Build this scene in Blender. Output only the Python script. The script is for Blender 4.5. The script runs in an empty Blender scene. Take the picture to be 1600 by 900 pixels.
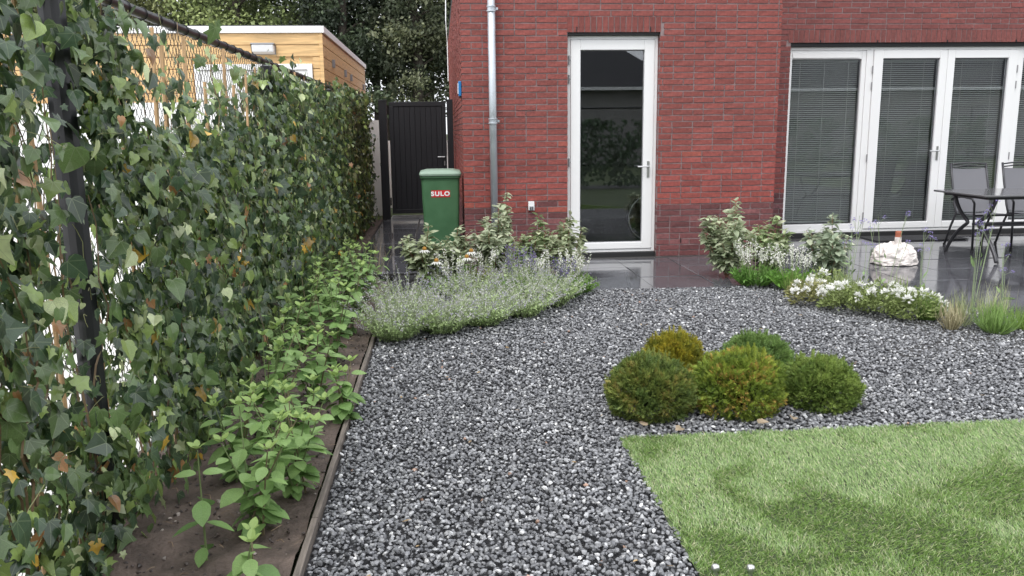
import bpy, math, random
import numpy as np
from mathutils import Vector, Matrix, noise as mnoise

rng = np.random.default_rng(11)
random.seed(5)
D = bpy.data
SC = bpy.context.scene
COL = SC.collection
R = math.radians
CAM_H = 1.36

# ---------------------------------------------------------------- camera, sky, sun, exposure
AX = np.array([[0.99616, 0.02829, -0.08286],
               [-0.08646, 0.18492, -0.97894],
               [-0.01237, 0.98235, 0.18666]])
def _axes():
    f = 1300.0
    y = np.array([686 - 800, 450 - 205, -f]); y /= np.linalg.norm(y)
    n = np.array([880 - 800, -(7150 - 450), -f]); z = -n / np.linalg.norm(n)
    z = z - y * np.dot(z, y); z /= np.linalg.norm(z)
    x = np.cross(y, z)
    return np.array([x, y, z])
AX = _axes()
cam_d = D.cameras.new('camera'); cam = D.objects.new('camera', cam_d); COL.objects.link(cam)
cam_d.sensor_width = 36.0; cam_d.lens = 1300.0 / 1600.0 * 36.0
cam_d.clip_start = 0.05; cam_d.clip_end = 2000
M = Matrix(((AX[0][0], AX[0][1], AX[0][2], 0), (AX[1][0], AX[1][1], AX[1][2], 0), (AX[2][0], AX[2][1], AX[2][2], CAM_H), (0, 0, 0, 1)))
cam.matrix_world = M
SC.camera = cam

SUN_EL, SUN_AZ = R(58), R(-150)      # high behind the camera, to the left, veiled by cloud
w = D.worlds.new('World'); SC.world = w; w.use_nodes = True
nt = w.node_tree; nt.nodes.clear()
sky = nt.nodes.new('ShaderNodeTexSky'); sky.sky_type = 'NISHITA'; sky.sun_disc = False
sky.sun_elevation = SUN_EL; sky.sun_rotation = SUN_AZ
sky.air_density = 1.0; sky.dust_density = 4.0; sky.ozone_density = 1.0
hs = nt.nodes.new('ShaderNodeHueSaturation'); hs.inputs['Saturation'].default_value = 0.12; hs.inputs['Value'].default_value = 1.0
mx = nt.nodes.new('ShaderNodeMix'); mx.data_type = 'RGBA'; mx.inputs[0].default_value = 0.65
mx.inputs[7].default_value = (9.3, 9.6, 10.2, 1)       # the even cloud layer
bg = nt.nodes.new('ShaderNodeBackground'); bg.inputs['Strength'].default_value = 0.13
wo = nt.nodes.new('ShaderNodeOutputWorld')
nt.links.new(sky.outputs[0], hs.inputs['Color']); nt.links.new(hs.outputs[0], mx.inputs[6])
nt.links.new(mx.outputs[2], bg.inputs['Color']); nt.links.new(bg.outputs[0], wo.inputs['Surface'])

sl = D.lights.new('sun', 'SUN'); sun = D.objects.new('sun', sl); COL.objects.link(sun)
sl.energy = 0.9; sl.angle = R(25); sl.color = (1.0, 0.97, 0.92)
sd = Vector((math.sin(SUN_AZ) * math.cos(SUN_EL), math.cos(SUN_AZ) * math.cos(SUN_EL), math.sin(SUN_EL)))
sun.rotation_euler = (-sd).to_track_quat('-Z', 'Y').to_euler()
SC.view_settings.view_transform = 'Standard'; SC.view_settings.look = 'None'
SC.view_settings.gamma = 1.0; SC.view_settings.exposure = 0.84

# ---------------------------------------------------------------- helpers
def project(P):
    """photo pixels (1600x900) of world points, only used to see what is in view"""
    P = np.asarray(P, float).reshape(-1, 3) - np.array([0, 0, CAM_H])
    c = P @ AX
    z = np.maximum(-c[:, 2], 1e-3)
    return np.stack([800 + 1300 * c[:, 0] / z, 450 - 1300 * c[:, 1] / z, np.where(c[:, 2] < -0.05, z, -1)], 1)

def fbm(x, y, z=0.0, s=1.0, o=3):
    return mnoise.fractal(Vector((x * s, y * s, z * s)), 0.6, 2.0, o)

class Acc:
    def __init__(self):
        self.v = []; self.f = {}; self.c = []; self.uv = []; self.n = 0; self.mi = {}
    def add(self, V, F, c=(1, 1, 1), uv=None, mi=0):
        V = np.asarray(V, float).reshape(-1, 3)
        m = len(V)
        c = np.asarray(c, float)
        if c.ndim == 1: c = np.tile(c, (m, 1))
        self.v.append(V); self.c.append(c)
        self.uv.append(np.zeros((m, 2)) if uv is None else np.asarray(uv, float))
        if isinstance(F, dict):
            for k, a in F.items():
                self.f.setdefault(k, []).append(np.asarray(a, int).reshape(-1, k) + self.n)
                self.mi.setdefault(k, []).append(np.full(len(np.asarray(a).reshape(-1, k)), mi, int))
        else:
            for fc in F:
                k = len(fc)
                self.f.setdefault(k, []).append(np.array([fc], int) + self.n)
                self.mi.setdefault(k, []).append(np.array([mi]))
        self.n += m
        return self
    def box(self, x0, x1, y0, y1, z0, z1, c=(1, 1, 1), skip='', mi=0):
        V = [(x0, y0, z0), (x1, y0, z0), (x1, y1, z0), (x0, y1, z0), (x0, y0, z1), (x1, y0, z1), (x1, y1, z1), (x0, y1, z1)]
        F = [(0, 3, 2, 1), (4, 5, 6, 7), (0, 1, 5, 4), (1, 2, 6, 5), (2, 3, 7, 6), (3, 0, 4, 7)]
        return self.add(V, F, c, mi=mi)
    def obox(self, cx, cy, cz, dx, dy, dz, M=None, c=(1, 1, 1)):
        """box by centre and size, turned by a 3x3 matrix"""
        V = np.array([(sx * dx / 2, sy * dy / 2, sz * dz / 2) for sz in (-1, 1) for sx, sy in ((-1, -1), (1, -1), (1, 1), (-1, 1))])
        if M is not None: V = V @ np.asarray(M).T
        V = V + np.array([cx, cy, cz])
        return self.add(V, [(0, 3, 2, 1), (4, 5, 6, 7), (0, 1, 5, 4), (1, 2, 6, 5), (2, 3, 7, 6), (3, 0, 4, 7)], c)
    def tube(self, pts, rad, k=6, c=(1, 1, 1), cap=True):
        pts = np.asarray(pts, float); n = len(pts)
        rad = np.full(n, rad) if np.isscalar(rad) else np.asarray(rad, float)
        T = np.gradient(pts, axis=0); T /= np.maximum(np.linalg.norm(T, axis=1, keepdims=True), 1e-9)
        ref = np.array([0, 0, 1.0]) if abs(T[0][2]) < 0.9 else np.array([1.0, 0, 0])
        u = np.cross(T[0], ref); u /= np.linalg.norm(u)
        V = []
        a = np.arange(k) * 2 * math.pi / k
        for i in range(n):
            u = u - T[i] * np.dot(u, T[i]); u /= max(np.linalg.norm(u), 1e-9)
            b = np.cross(T[i], u)
            V.append(pts[i] + rad[i] * (np.outer(np.cos(a), u) + np.outer(np.sin(a), b)))
        V = np.concatenate(V)
        j = np.arange(k); jn = (j + 1) % k
        F = []
        for i in range(n - 1):
            F.append(np.stack([i * k + j, i * k + jn, (i + 1) * k + jn, (i + 1) * k + j], 1))
        fd = {4: np.concatenate(F)}
        if cap and k > 4:
            fd[k] = [list(range(k))[::-1], list(range((n - 1) * k, n * k))]
        elif cap and k == 3:
            fd[3] = [[2, 1, 0], [(n - 1) * 3, (n - 1) * 3 + 1, (n - 1) * 3 + 2]]
        elif cap:
            fd[4] = np.concatenate([fd[4], np.array([[3, 2, 1, 0], [(n - 1) * 4 + q for q in range(4)]])])
        return self.add(V, fd, c)
    def lathe(self, prof, cx, cy, k=16, c=(1, 1, 1)):
        V = []; a = np.arange(k) * 2 * math.pi / k
        for r, z in prof: V.append(np.stack([cx + r * np.cos(a), cy + r * np.sin(a), np.full(k, z)], 1))
        j = np.arange(k); jn = (j + 1) % k; n = len(prof)
        F = np.concatenate([np.stack([i * k + j, i * k + jn, (i + 1) * k + jn, (i + 1) * k + j], 1) for i in range(n - 1)])
        return self.add(np.concatenate(V), {4: F, k: [list(range(k))[::-1], list(range((n - 1) * k, n * k))]}, c)
    def prism(self, poly, axis, a0, a1, c=(1, 1, 1)):
        """extrude a 2D polygon along x, y or z"""
        n = len(poly); V = []
        for a in (a0, a1):
            for p, q in poly:
                V.append({'x': (a, p, q), 'y': (p, a, q), 'z': (p, q, a)}[axis])
        F = [tuple(range(n)), tuple(range(2 * n - 1, n - 1, -1))] + [(i, n + i, n + (i + 1) % n, (i + 1) % n) for i in range(n)]
        return self.add(V, F, c)
    def inst(self, T, mats, pos, cols=None, uvs=True):
        """T = (verts, {k: faces}, vertcolours, uv); many copies into this mesh"""
        tv, tf, tc, tu = T
        N = len(pos); m = len(tv)
        V = np.einsum('nij,mj->nmi', mats, tv) + np.asarray(pos)[:, None, :]
        C = np.tile(tc[None], (N, 1, 1)) if cols is None else tc[None] * np.asarray(cols)[:, None, :]
        F = {}
        off = (np.arange(N) * m)[:, None, None]
        for k, a in tf.items():
            F[k] = (np.asarray(a)[None] + off).reshape(-1, k)
        return self.add(V.reshape(-1, 3), F, C.reshape(-1, 3), np.tile(tu[None], (N, 1, 1)).reshape(-1, 2))
    def mesh(self, name, mats, smooth=False, origin=(0, 0, 0)):
        V = np.concatenate(self.v) - np.asarray(origin, float)
        me = D.meshes.new(name)
        me.vertices.add(len(V)); me.vertices.foreach_set('co', V.astype(np.float32).ravel())
        li = []; ls = []; mi = []; tot = 0
        for k in sorted(self.f):
            a = np.concatenate(self.f[k]); li.append(a.ravel())
            ls.append(tot + np.arange(len(a)) * k); tot += a.size
            mi.append(np.concatenate(self.mi[k]))
        li = np.concatenate(li).astype(np.int32); ls = np.concatenate(ls).astype(np.int32); mi = np.concatenate(mi).astype(np.int32)
        me.loops.add(len(li)); me.loops.foreach_set('vertex_index', li)
        me.polygons.add(len(ls)); me.polygons.foreach_set('loop_start', ls)
        me.polygons.foreach_set('material_index', mi)
        me.update(calc_edges=True)
        me.polygons.foreach_set('use_smooth', np.full(len(ls), bool(smooth)))
        C = np.concatenate(self.c); ca = me.color_attributes.new('Col', 'FLOAT_COLOR', 'POINT')
        ca.data.foreach_set('color', np.concatenate([C, np.ones((len(C), 1))], 1).astype(np.float32).ravel())
        U = np.concatenate(self.uv); ul = me.uv_layers.new(name='UVMap')
        ul.data.foreach_set('uv', U[li].astype(np.float32).ravel())
        for m_ in (mats if isinstance(mats, (list, tuple)) else [mats]): me.materials.append(m_)
        me.validate()
        return me

def origin_of(o):
    v = Vector((0, 0, 0))
    while o is not None: v = v + o.location; o = o.parent
    return v
def link(name, me, parent=None, loc=(0, 0, 0)):
    o = D.objects.new(name, me); COL.objects.link(o); o.location = loc
    if parent is not None: o.parent = parent
    return o
def build(acc, name, mat, parent=None, smooth=False, bevel=0, stuff=False, label=None):
    """link what acc holds (world coordinates) as ONE mesh object, under its parent"""
    me = acc.mesh(name, mat, smooth, origin_of(parent))
    o = link(name, me, parent)
    if bevel:
        b = o.modifiers.new('bevel', 'BEVEL'); b.width = bevel; b.segments = 2; b.limit_method = 'ANGLE'; b.angle_limit = R(40)
    if stuff: o['kind'] = 'stuff'
    if label: o['label'] = label
    return o
def empty(name, loc, label, cat, group=None, rz=0):
    o = D.objects.new(name, None); COL.objects.link(o); o.location = loc; o.rotation_euler = (0, 0, rz)
    o.empty_display_size = 0.1
    tag(o, label, cat, group)
    return o
def tag(o, label, cat, group=None, kind=None):
    o['label'] = label; o['category'] = cat
    if group: o['group'] = group
    if kind: o['kind'] = kind
    return o
def struct(o):
    o['kind'] = 'structure'; return o
def copy_tree(o, parent=None):
    c = o.copy(); COL.objects.link(c)
    if parent is not None: c.parent = parent
    for ch in o.children: copy_tree(ch, c)
    return c
def frames(tip, nrm):
    """rotation matrices (N,3,3) whose columns are side, tip, normal"""
    tip = np.asarray(tip, float); nrm = np.asarray(nrm, float)
    tip = tip / np.linalg.norm(tip, axis=1, keepdims=True)
    nrm = nrm - tip * np.sum(tip * nrm, 1, keepdims=True); nrm /= np.maximum(np.linalg.norm(nrm, axis=1, keepdims=True), 1e-9)
    side = np.cross(tip, nrm)
    return np.stack([side, tip, nrm], 2)

# ---------------------------------------------------------------- materials
def mat(name, col=(0.5, 0.5, 0.5), rough=0.5, metal=0.0, attr=False, nscale=0, namt=0.0, bump=0.0, bscale=60, bdist=0.004,
        spec=0.5, rvar=0.0, trans=0.0, vein=0.0, big=0.0, stretch=None, coat=0.0):
    m = D.materials.new(name); m.use_nodes = True; t = m.node_tree; N = t.nodes; L = t.links
    p = N['Principled BSDF']; out = N['Material Output']
    p.inputs['Roughness'].default_value = rough; p.inputs['Metallic'].default_value = metal
    p.inputs['Specular IOR Level'].default_value = spec
    if coat: p.inputs['Coat Weight'].default_value = coat; p.inputs['Coat Roughness'].default_value = 0.15
    if attr:
        a = N.new('ShaderNodeAttribute'); a.attribute_name = 'Col'
        mm = N.new('ShaderNodeMix'); mm.data_type = 'RGBA'; mm.blend_type = 'MULTIPLY'; mm.inputs[0].default_value = 1
        mm.inputs[7].default_value = (*col, 1); L.new(a.outputs['Color'], mm.inputs[6]); c = mm.outputs[2]
    else:
        rgb = N.new('ShaderNodeRGB'); rgb.outputs[0].default_value = (*col, 1); c = rgb.outputs[0]
    tc = N.new('ShaderNodeTexCoord'); vec = tc.outputs['Object']
    if stretch:
        mp = N.new('ShaderNodeMapping'); mp.inputs['Scale'].default_value = stretch; L.new(vec, mp.inputs[0]); vec = mp.outputs[0]
    if nscale:
        nz = N.new('ShaderNodeTexNoise'); nz.inputs['Scale'].default_value = nscale; nz.inputs['Detail'].default_value = 5
        L.new(vec, nz.inputs['Vector'])
        mr = N.new('ShaderNodeMapRange'); mr.inputs[1].default_value = 0.3; mr.inputs[2].default_value = 0.7
        mr.inputs[3].default_value = 1 - namt; mr.inputs[4].default_value = 1 + namt
        L.new(nz.outputs['Fac'], mr.inputs[0])
        m2 = N.new('ShaderNodeVectorMath'); m2.operation = 'SCALE'; L.new(c, m2.inputs[0]); L.new(mr.outputs[0], m2.inputs['Scale'])
        c = m2.outputs[0]
        if rvar:
            r2 = N.new('ShaderNodeMapRange'); r2.inputs[1].default_value = 0.35; r2.inputs[2].default_value = 0.65
            r2.inputs[3].default_value = max(0.03, rough - rvar); r2.inputs[4].default_value = min(1, rough + rvar)
            L.new(nz.outputs['Fac'], r2.inputs[0]); L.new(r2.outputs[0], p.inputs['Roughness'])
    if big:
        nb2 = N.new('ShaderNodeTexNoise'); nb2.inputs['Scale'].default_value = 1.3; nb2.inputs['Detail'].default_value = 6; nb2.inputs['Roughness'].default_value = 0.65
        gm = N.new('ShaderNodeNewGeometry'); L.new(gm.outputs['Position'], nb2.inputs['Vector'])
        mrb = N.new('ShaderNodeMapRange'); mrb.inputs[1].default_value = 0.35; mrb.inputs[2].default_value = 0.65; mrb.inputs[3].default_value = 1 - big; mrb.inputs[4].default_value = 1 + big
        L.new(nb2.outputs['Fac'], mrb.inputs[0]); m5 = N.new('ShaderNodeVectorMath'); m5.operation = 'SCALE'; L.new(c, m5.inputs[0]); L.new(mrb.outputs[0], m5.inputs['Scale']); c = m5.outputs[0]
        r3 = N.new('ShaderNodeMapRange'); r3.inputs[1].default_value = 0.4; r3.inputs[2].default_value = 0.6; r3.inputs[3].default_value = max(.04, rough - big * .6); r3.inputs[4].default_value = min(1, rough + big * .8)
        L.new(nb2.outputs['Fac'], r3.inputs[0]); L.new(r3.outputs[0], p.inputs['Roughness'])
    if vein:
        uvn = N.new('ShaderNodeUVMap'); sp = N.new('ShaderNodeSeparateXYZ'); L.new(uvn.outputs[0], sp.inputs[0])
        def mth(op, a, b=None):
            q = N.new('ShaderNodeMath'); q.operation = op
            for i, v in enumerate((a, b)):
                if v is None: continue
                if isinstance(v, (int, float)): q.inputs[i].default_value = v
                else: L.new(v, q.inputs[i])
            return q.outputs[0]
        ax = mth('ABSOLUTE', sp.outputs[0])
        ang = mth('ARCTAN2', ax, sp.outputs[1])
        st = 0.82
        k = mth('DIVIDE', ang, st); fr = mth('SUBTRACT', k, mth('ROUND', k)); fr = mth('ABSOLUTE', fr)
        rad = mth('SQRT', mth('ADD', mth('MULTIPLY', ax, ax), mth('MULTIPLY', sp.outputs[1], sp.outputs[1])))
        dist = mth('MULTIPLY', mth('MULTIPLY', fr, st), rad)
        msk = mth('SUBTRACT', 1.0, mth('MINIMUM', mth('DIVIDE', dist, 0.022), 1.0))
        msk = mth('MULTIPLY', msk, vein)
        vm = N.new('ShaderNodeMix'); vm.data_type = 'RGBA'; L.new(msk, vm.inputs[0]); L.new(c, vm.inputs[6])
        vm.inputs[7].default_value = (0.30, 0.36, 0.20, 1); c = vm.outputs[2]
    L.new(c, p.inputs['Base Color'])
    if bump:
        nb = N.new('ShaderNodeTexNoise'); nb.inputs['Scale'].default_value = bscale; nb.inputs['Detail'].default_value = 4
        L.new(vec, nb.inputs['Vector'])
        b = N.new('ShaderNodeBump'); b.inputs['Strength'].default_value = bump; b.inputs['Distance'].default_value = bdist
        L.new(nb.outputs['Fac'], b.inputs['Height']); L.new(b.outputs[0], p.inputs['Normal'])
    if trans:
        tr = N.new('ShaderNodeBsdfTranslucent'); ms = N.new('ShaderNodeMixShader'); ms.inputs[0].default_value = trans
        br = N.new('ShaderNodeVectorMath'); br.operation = 'SCALE'; br.inputs['Scale'].default_value = 1.3
        L.new(c, br.inputs[0]); L.new(br.outputs[0], tr.inputs['Color'])
        L.new(p.outputs[0], ms.inputs[1]); L.new(tr.outputs[0], ms.inputs[2]); L.new(ms.outputs[0], out.inputs['Surface'])
    return m

def glass_mat():
    m = D.materials.new('window glass'); m.use_nodes = True; t = m.node_tree; N = t.nodes; L = t.links
    N.remove(N['Principled BSDF']); out = N['Material Output']
    tr = N.new('ShaderNodeBsdfTransparent'); tr.inputs[0].default_value = (0.93, 0.95, 0.95, 1)
    gl = N.new('ShaderNodeBsdfGlossy'); gl.inputs['Roughness'].default_value = 0.0; gl.inputs['Color'].default_value = (0.95, 0.97, 1, 1)
    fr = N.new('ShaderNodeFresnel'); fr.inputs['IOR'].default_value = 1.5
    mu = N.new('ShaderNodeMath'); mu.operation = 'MULTIPLY_ADD'; mu.inputs[1].default_value = 1.6; mu.inputs[2].default_value = 0.03; mu.use_clamp = True
    ms = N.new('ShaderNodeMixShader')
    L.new(fr.outputs[0], mu.inputs[0]); L.new(mu.outputs[0], ms.inputs[0]); L.new(tr.outputs[0], ms.inputs[1]); L.new(gl.outputs[0], ms.inputs[2])
    L.new(ms.outputs[0], out.inputs['Surface'])
    return m

MT = {}
MT['brick'] = mat('red hand-formed brick', (1, 1, 1), 0.75, attr=True, nscale=35, namt=0.28, bump=0.6, bscale=120, bdist=0.003, big=0.07)
MT['mortar'] = mat('grey mortar', (0.235, 0.175, 0.175), 0.9, nscale=20, namt=0.2, bump=0.5, bscale=200, bdist=0.003)
MT['white'] = mat('white window frame', (0.80, 0.80, 0.80), 0.28)
MT['bead'] = mat('grey glazing gasket', (0.22, 0.22, 0.23), 0.5)
MT['black'] = mat('black powder coat', (0.012, 0.012, 0.014), 0.35, bump=0.1, bscale=400, bdist=0.0005)
MT['gate'] = mat('black painted board', (0.010, 0.010, 0.013), 0.45, nscale=6, namt=0.2, bump=0.2, bscale=30, bdist=0.001, stretch=(4, 4, 0.4))
MT['steel'] = mat('brushed metal', (0.62, 0.62, 0.62), 0.28, metal=0.9)
MT['zinc'] = mat('zinc sheet', (0.52, 0.56, 0.60), 0.42, metal=0.55, nscale=5, namt=0.12, rvar=0.1)
MT['hinge'] = mat('grey hinge metal', (0.30, 0.30, 0.31), 0.45, metal=0.3)
MT['glass'] = glass_mat()
MT['slat'] = mat('blind slat', (0.82, 0.80, 0.78), 0.35)
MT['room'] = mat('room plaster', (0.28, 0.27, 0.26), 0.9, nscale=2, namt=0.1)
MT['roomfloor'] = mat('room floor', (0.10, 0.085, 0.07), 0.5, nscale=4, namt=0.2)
MT['tile'] = mat('wet dark paving tile', (1, 1, 1), 0.075, attr=True, nscale=14, namt=0.15, big=0.09, bump=0.08, bscale=5, bdist=0.004, spec=0.6)
MT['joint'] = mat('paving joint sand', (0.035, 0.033, 0.032), 0.8, bump=0.5, bscale=150)
MT['gravel'] = mat('crushed grey stone', (1, 1, 1), 0.34, attr=True, nscale=60, namt=0.35, bump=0.3, bscale=150, bdist=0.002)
MT['gbase'] = mat('dark gravel bed', (0.03, 0.03, 0.033), 0.8, nscale=80, namt=0.6, bump=1, bscale=90, bdist=0.01)
MT['soil'] = mat('damp garden soil', (0.105, 0.078, 0.064), 0.85, nscale=9, namt=0.45, bump=1.0, bscale=45, bdist=0.012)
MT['edge'] = mat('weathered edging wood', (0.16, 0.135, 0.115), 0.8, nscale=14, namt=0.35, bump=0.7, bscale=40, bdist=0.003, stretch=(6, 0.6, 6))
MT['turf'] = mat('artificial grass blade', (1, 1, 1), 0.34, attr=True, spec=0.9, trans=0.25)
MT['turfbase'] = mat('turf backing', (0.05, 0.075, 0.025), 0.8, nscale=3, namt=0.3, bump=1, bscale=200, bdist=0.01)
MT['ivy'] = mat('ivy leaf', (1, 1, 1), 0.28, attr=True, nscale=30, namt=0.22, spec=0.65, trans=0.22, vein=0.45)
MT['leaf'] = mat('soft green leaf', (1, 1, 1), 0.5, attr=True, nscale=25, namt=0.15, trans=0.30, spec=0.4, vein=0.12)
MT['small'] = mat('small plant leaf', (1, 1, 1), 0.55, attr=True, trans=0.30, spec=0.35)
MT['petal'] = mat('flower petal', (1, 1, 1), 0.6, attr=True, trans=0.3)
MT['stem'] = mat('plant stem', (1, 1, 1), 0.7, attr=True)
MT['cane'] = mat('bamboo cane', (0.52, 0.33, 0.17), 0.55, nscale=12, namt=0.25, stretch=(8, 8, 1), bump=0.2)
MT['bark'] = mat('tree bark', (0.06, 0.05, 0.04), 0.9, nscale=6, namt=0.4, bump=0.8, bscale=12, bdist=0.03)
MT['tree'] = mat('tree foliage', (1, 1, 1), 0.55, attr=True, trans=0.25)
MT['pine'] = mat('stained pine board', (0.64, 0.42, 0.195), 0.5, nscale=7, namt=0.22, stretch=(0.6, 0.6, 9), bump=0.2, bscale=20, bdist=0.002)
MT['fascia'] = mat('white roof edge', (0.82, 0.82, 0.82), 0.4)
MT['bin'] = mat('green bin plastic', (0.060, 0.150, 0.070), 0.45, nscale=9, namt=0.10, rvar=0.08, bump=0.1, bscale=200, bdist=0.001)
MT['binlid'] = mat('pale green lid plastic', (0.24, 0.34, 0.26), 0.42, nscale=10, namt=0.1)
MT['rubber'] = mat('black rubber', (0.015, 0.015, 0.016), 0.6)
MT['red'] = mat('red sticker', (0.62, 0.02, 0.03), 0.4)
MT['print'] = mat('white print', (0.85, 0.85, 0.85), 0.4)
MT['blue'] = mat('blue plastic', (0.02, 0.20, 0.50), 0.3)
MT['sling'] = mat('grey sling fabric', (0.15, 0.15, 0.165), 0.7, bump=0.6, bscale=500, bdist=0.001)
MT['ctube'] = mat('anthracite tube', (0.05, 0.05, 0.055), 0.35, metal=0.3)
MT['stone'] = mat('white creased stone', (0.66, 0.61, 0.58), 0.75, nscale=20, namt=0.32, bump=0.6, bscale=25, bdist=0.01)
MT['terra'] = mat('terracotta', (0.36, 0.11, 0.06), 0.7)
MT['tabletop'] = mat('dark glass table top', (0.12, 0.12, 0.125), 0.10, spec=0.7, nscale=3, namt=0.15)
MT['mat'] = mat('dark doormat', (0.02, 0.02, 0.022), 0.95, bump=1, bscale=300)
MT['slate'] = mat('dark roof tile', (0.025, 0.025, 0.03), 0.6, nscale=6, namt=0.2, bump=0.6, bscale=6, bdist=0.02)
MT['render'] = mat('white render', (0.78, 0.78, 0.77), 0.85, nscale=5, namt=0.06)
MT['sand'] = mat('pale dry sand paving', (0.62, 0.61, 0.59), 0.9, nscale=1.2, namt=0.12, bump=0.3, bscale=60)
MT['grassland'] = mat('rough grass ground', (0.06, 0.085, 0.03), 0.9, nscale=0.6, namt=0.4, bump=1, bscale=20, bdist=0.05)
MT['lampglass'] = mat('milky lamp cover', (0.82, 0.82, 0.83), 0.25)
MT['greymetal'] = mat('grey lamp metal', (0.30, 0.31, 0.33), 0.4, metal=0.4)

# ---------------------------------------------------------------- leaf shapes (base at 0, tip at +Y, normal +Z)
def leaf_template(half, fold=0.10, droop=0.12, mids=(0.0, 0.45, 1.0), lift=0.0):
    """half: outline of one side from base to tip (x>=0)"""
    V = [(0, m, -droop * m * m) for m in mids]
    F = []
    for s in (1, -1):
        idx = []
        for x, y in half:
            idx.append(len(V)); V.append((s * x, y, fold * abs(x) - droop * max(y, 0) ** 2 + lift * abs(x) ** 2))
        ring = [0] + idx + [len(mids) - 1]
        # fan: triangles to the nearest midrib vertex
        cur = 0
        for a, b in zip(ring[:-1], ring[1:]):
            ya = (V[a][1] + V[b][1]) / 2
            while cur < len(mids) - 1 and ya > (mids[cur] + mids[cur + 1]) / 2:
                t = (cur, a, cur + 1); 
                if a not in (cur, cur + 1): F.append(t if s < 0 else t[::-1])
                cur += 1
            if len({cur, a, b}) == 3:
                t = (cur, a, b); F.append(t if s < 0 else t[::-1])
    V = np.array(V, float); F = np.array(F, int)
    return (V, {3: F}, np.ones((len(V), 3)), V[:, :2].copy())
IVY = [leaf_template([(.16, -.14), (.42, -.12), (.38, .06), (.36, .18), (.66, .36), (.38, .46), (.22, .64), (.10, .88)], .18, .22),
       leaf_template([(.22, -.16), (.50, -.04), (.40, .10), (.36, .24), (.62, .50), (.32, .53), (.18, .74), (.07, .92)], -.10, .30),
       leaf_template([(.14, -.08), (.32, -.02), (.38, .14), (.36, .26), (.44, .42), (.30, .56), (.20, .74), (.08, .92)], .28, .06),
       leaf_template([(.18, -.10), (.40, .00), (.48, .20), (.44, .42), (.34, .58), (.22, .76), (.09, .92)], .10, .34)]
OVAL = [leaf_template([(.10, .04), (.22, .16), (.25, .20), (.30, .36), (.33, .40), (.29, .56), (.30, .60), (.20, .78), (.09, .92)], .16, .18, (0, .33, .66, 1)),
        leaf_template([(.12, .05), (.25, .18), (.34, .36), (.33, .44), (.31, .62), (.20, .80), (.08, .93)], .05, .30, (0, .33, .66, 1))]
LANCE = leaf_template([(.15, .22), (.20, .48), (.12, .76)], .15, .15, (0, .5, 1))
BROAD = leaf_template([(.17, .14), (.27, .38), (.22, .64), (.10, .86)], .20, .22, (0, .5, 1))
TINY = (np.array([(0, 0, 0), (.22, .5, .05), (0, 1, -.05), (-.22, .5, .05)], float), {4: np.array([[0, 1, 2, 3]])}, np.ones((4, 3)), np.zeros((4, 2)))
def randdir(n, up=0.0):
    v = rng.normal(size=(n, 3)); v[:, 2] += up
    return v / np.linalg.norm(v, axis=1, keepdims=True)

# ================================================================ THE SETTING
a = Acc(); a.add([(-400, -400, -.09), (400, -400, -.09), (400, 400, -.09), (-400, 400, -.09)], [(0, 1, 2, 3)])
struct(build(a, 'ground', MT['grassland']))
a = Acc(); a.add([(-14, -6, -.02), (-1.28, -6, -.02), (-1.28, 20, -.02), (-14, 20, -.02)], [(0, 1, 2, 3)])
struct(build(a, 'pale_yard', MT['sand']))
a = Acc(); a.add([(-.478, -3, -.024), (9, -3, -.024), (9, 8.6, -.024), (-.478, 8.6, -.024)], [(0, 1, 2, 3)])
struct(build(a, 'gravel_bed', MT['gbase']))

# soil strip between hedge and edging board
xs = np.linspace(-1.34, -.50, 22); ys = np.linspace(1.0, 13.2, 240)
V = []
for y in ys:
    for x in xs:
        xr = x if y < 7.6 else -1.34 + (x + 1.34) / .84 * (.42 if y > 8.4 else .84 - .42 * (y - 7.6) / .8)
        V.append((xr, y, 0.004 + .018 * fbm(xr, y, 0, 5, 3) + .006 * fbm(xr, y, 3, 28, 2)))
nx = len(xs); F = [(j * nx + i, j * nx + i + 1, (j + 1) * nx + i + 1, (j + 1) * nx + i) for j in range(len(ys) - 1) for i in range(nx - 1)]
a = Acc(); a.add(V, {4: F})
struct(build(a, 'soil_strip', MT['soil'], smooth=True))
# loose crumbs on the soil
ICO = None
def ico():
    p = (1 + 5 ** .5) / 2
    v = np.array([(-1, p, 0), (1, p, 0), (-1, -p, 0), (1, -p, 0), (0, -1, p), (0, 1, p), (0, -1, -p), (0, 1, -p), (p, 0, -1), (p, 0, 1), (-p, 0, -1), (-p, 0, 1)], float)
    v /= np.linalg.norm(v[0])
    f = np.array([(0, 11, 5), (0, 5, 1), (0, 1, 7), (0, 7, 10), (0, 10, 11), (1, 5, 9), (5, 11, 4), (11, 10, 2), (10, 7, 6), (7, 1, 8), (3, 9, 4), (3, 4, 2), (3, 2, 6), (3, 6, 8), (3, 8, 9), (4, 9, 5), (2, 4, 11), (6, 2, 10), (8, 6, 7), (9, 8, 1)])
    return v, f
IV, IF = ico()
def stone_variant(s):
    r = np.random.default_rng(s)
    v = IV * (1 + r.uniform(-.28, .22, (12, 1))) * np.array([1.0, r.uniform(.60, .95), r.uniform(.38, .65)])
    # chop with a plane or two for the crushed look
    for _ in range(2):
        n = r.normal(size=3); n /= np.linalg.norm(n); d = v @ n; v = v - np.outer(np.maximum(d - .55, 0), n)
    return (v, {3: IF}, np.ones((12, 3)), np.zeros((12, 2)))
STONES = [stone_variant(i) for i in range(10)]
def rot_z_tilt(n, tilt):
    az = rng.uniform(0, 2 * math.pi, n); nrm = np.stack([rng.normal(0, tilt, n), rng.normal(0, tilt, n), np.ones(n)], 1)
    tip = np.stack([np.cos(az), np.sin(az), np.zeros(n)], 1)
    tip = tip - nrm * (np.sum(tip * nrm, 1) / np.sum(nrm * nrm, 1))[:, None]
    return frames(tip, nrm)
n = 1500
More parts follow.
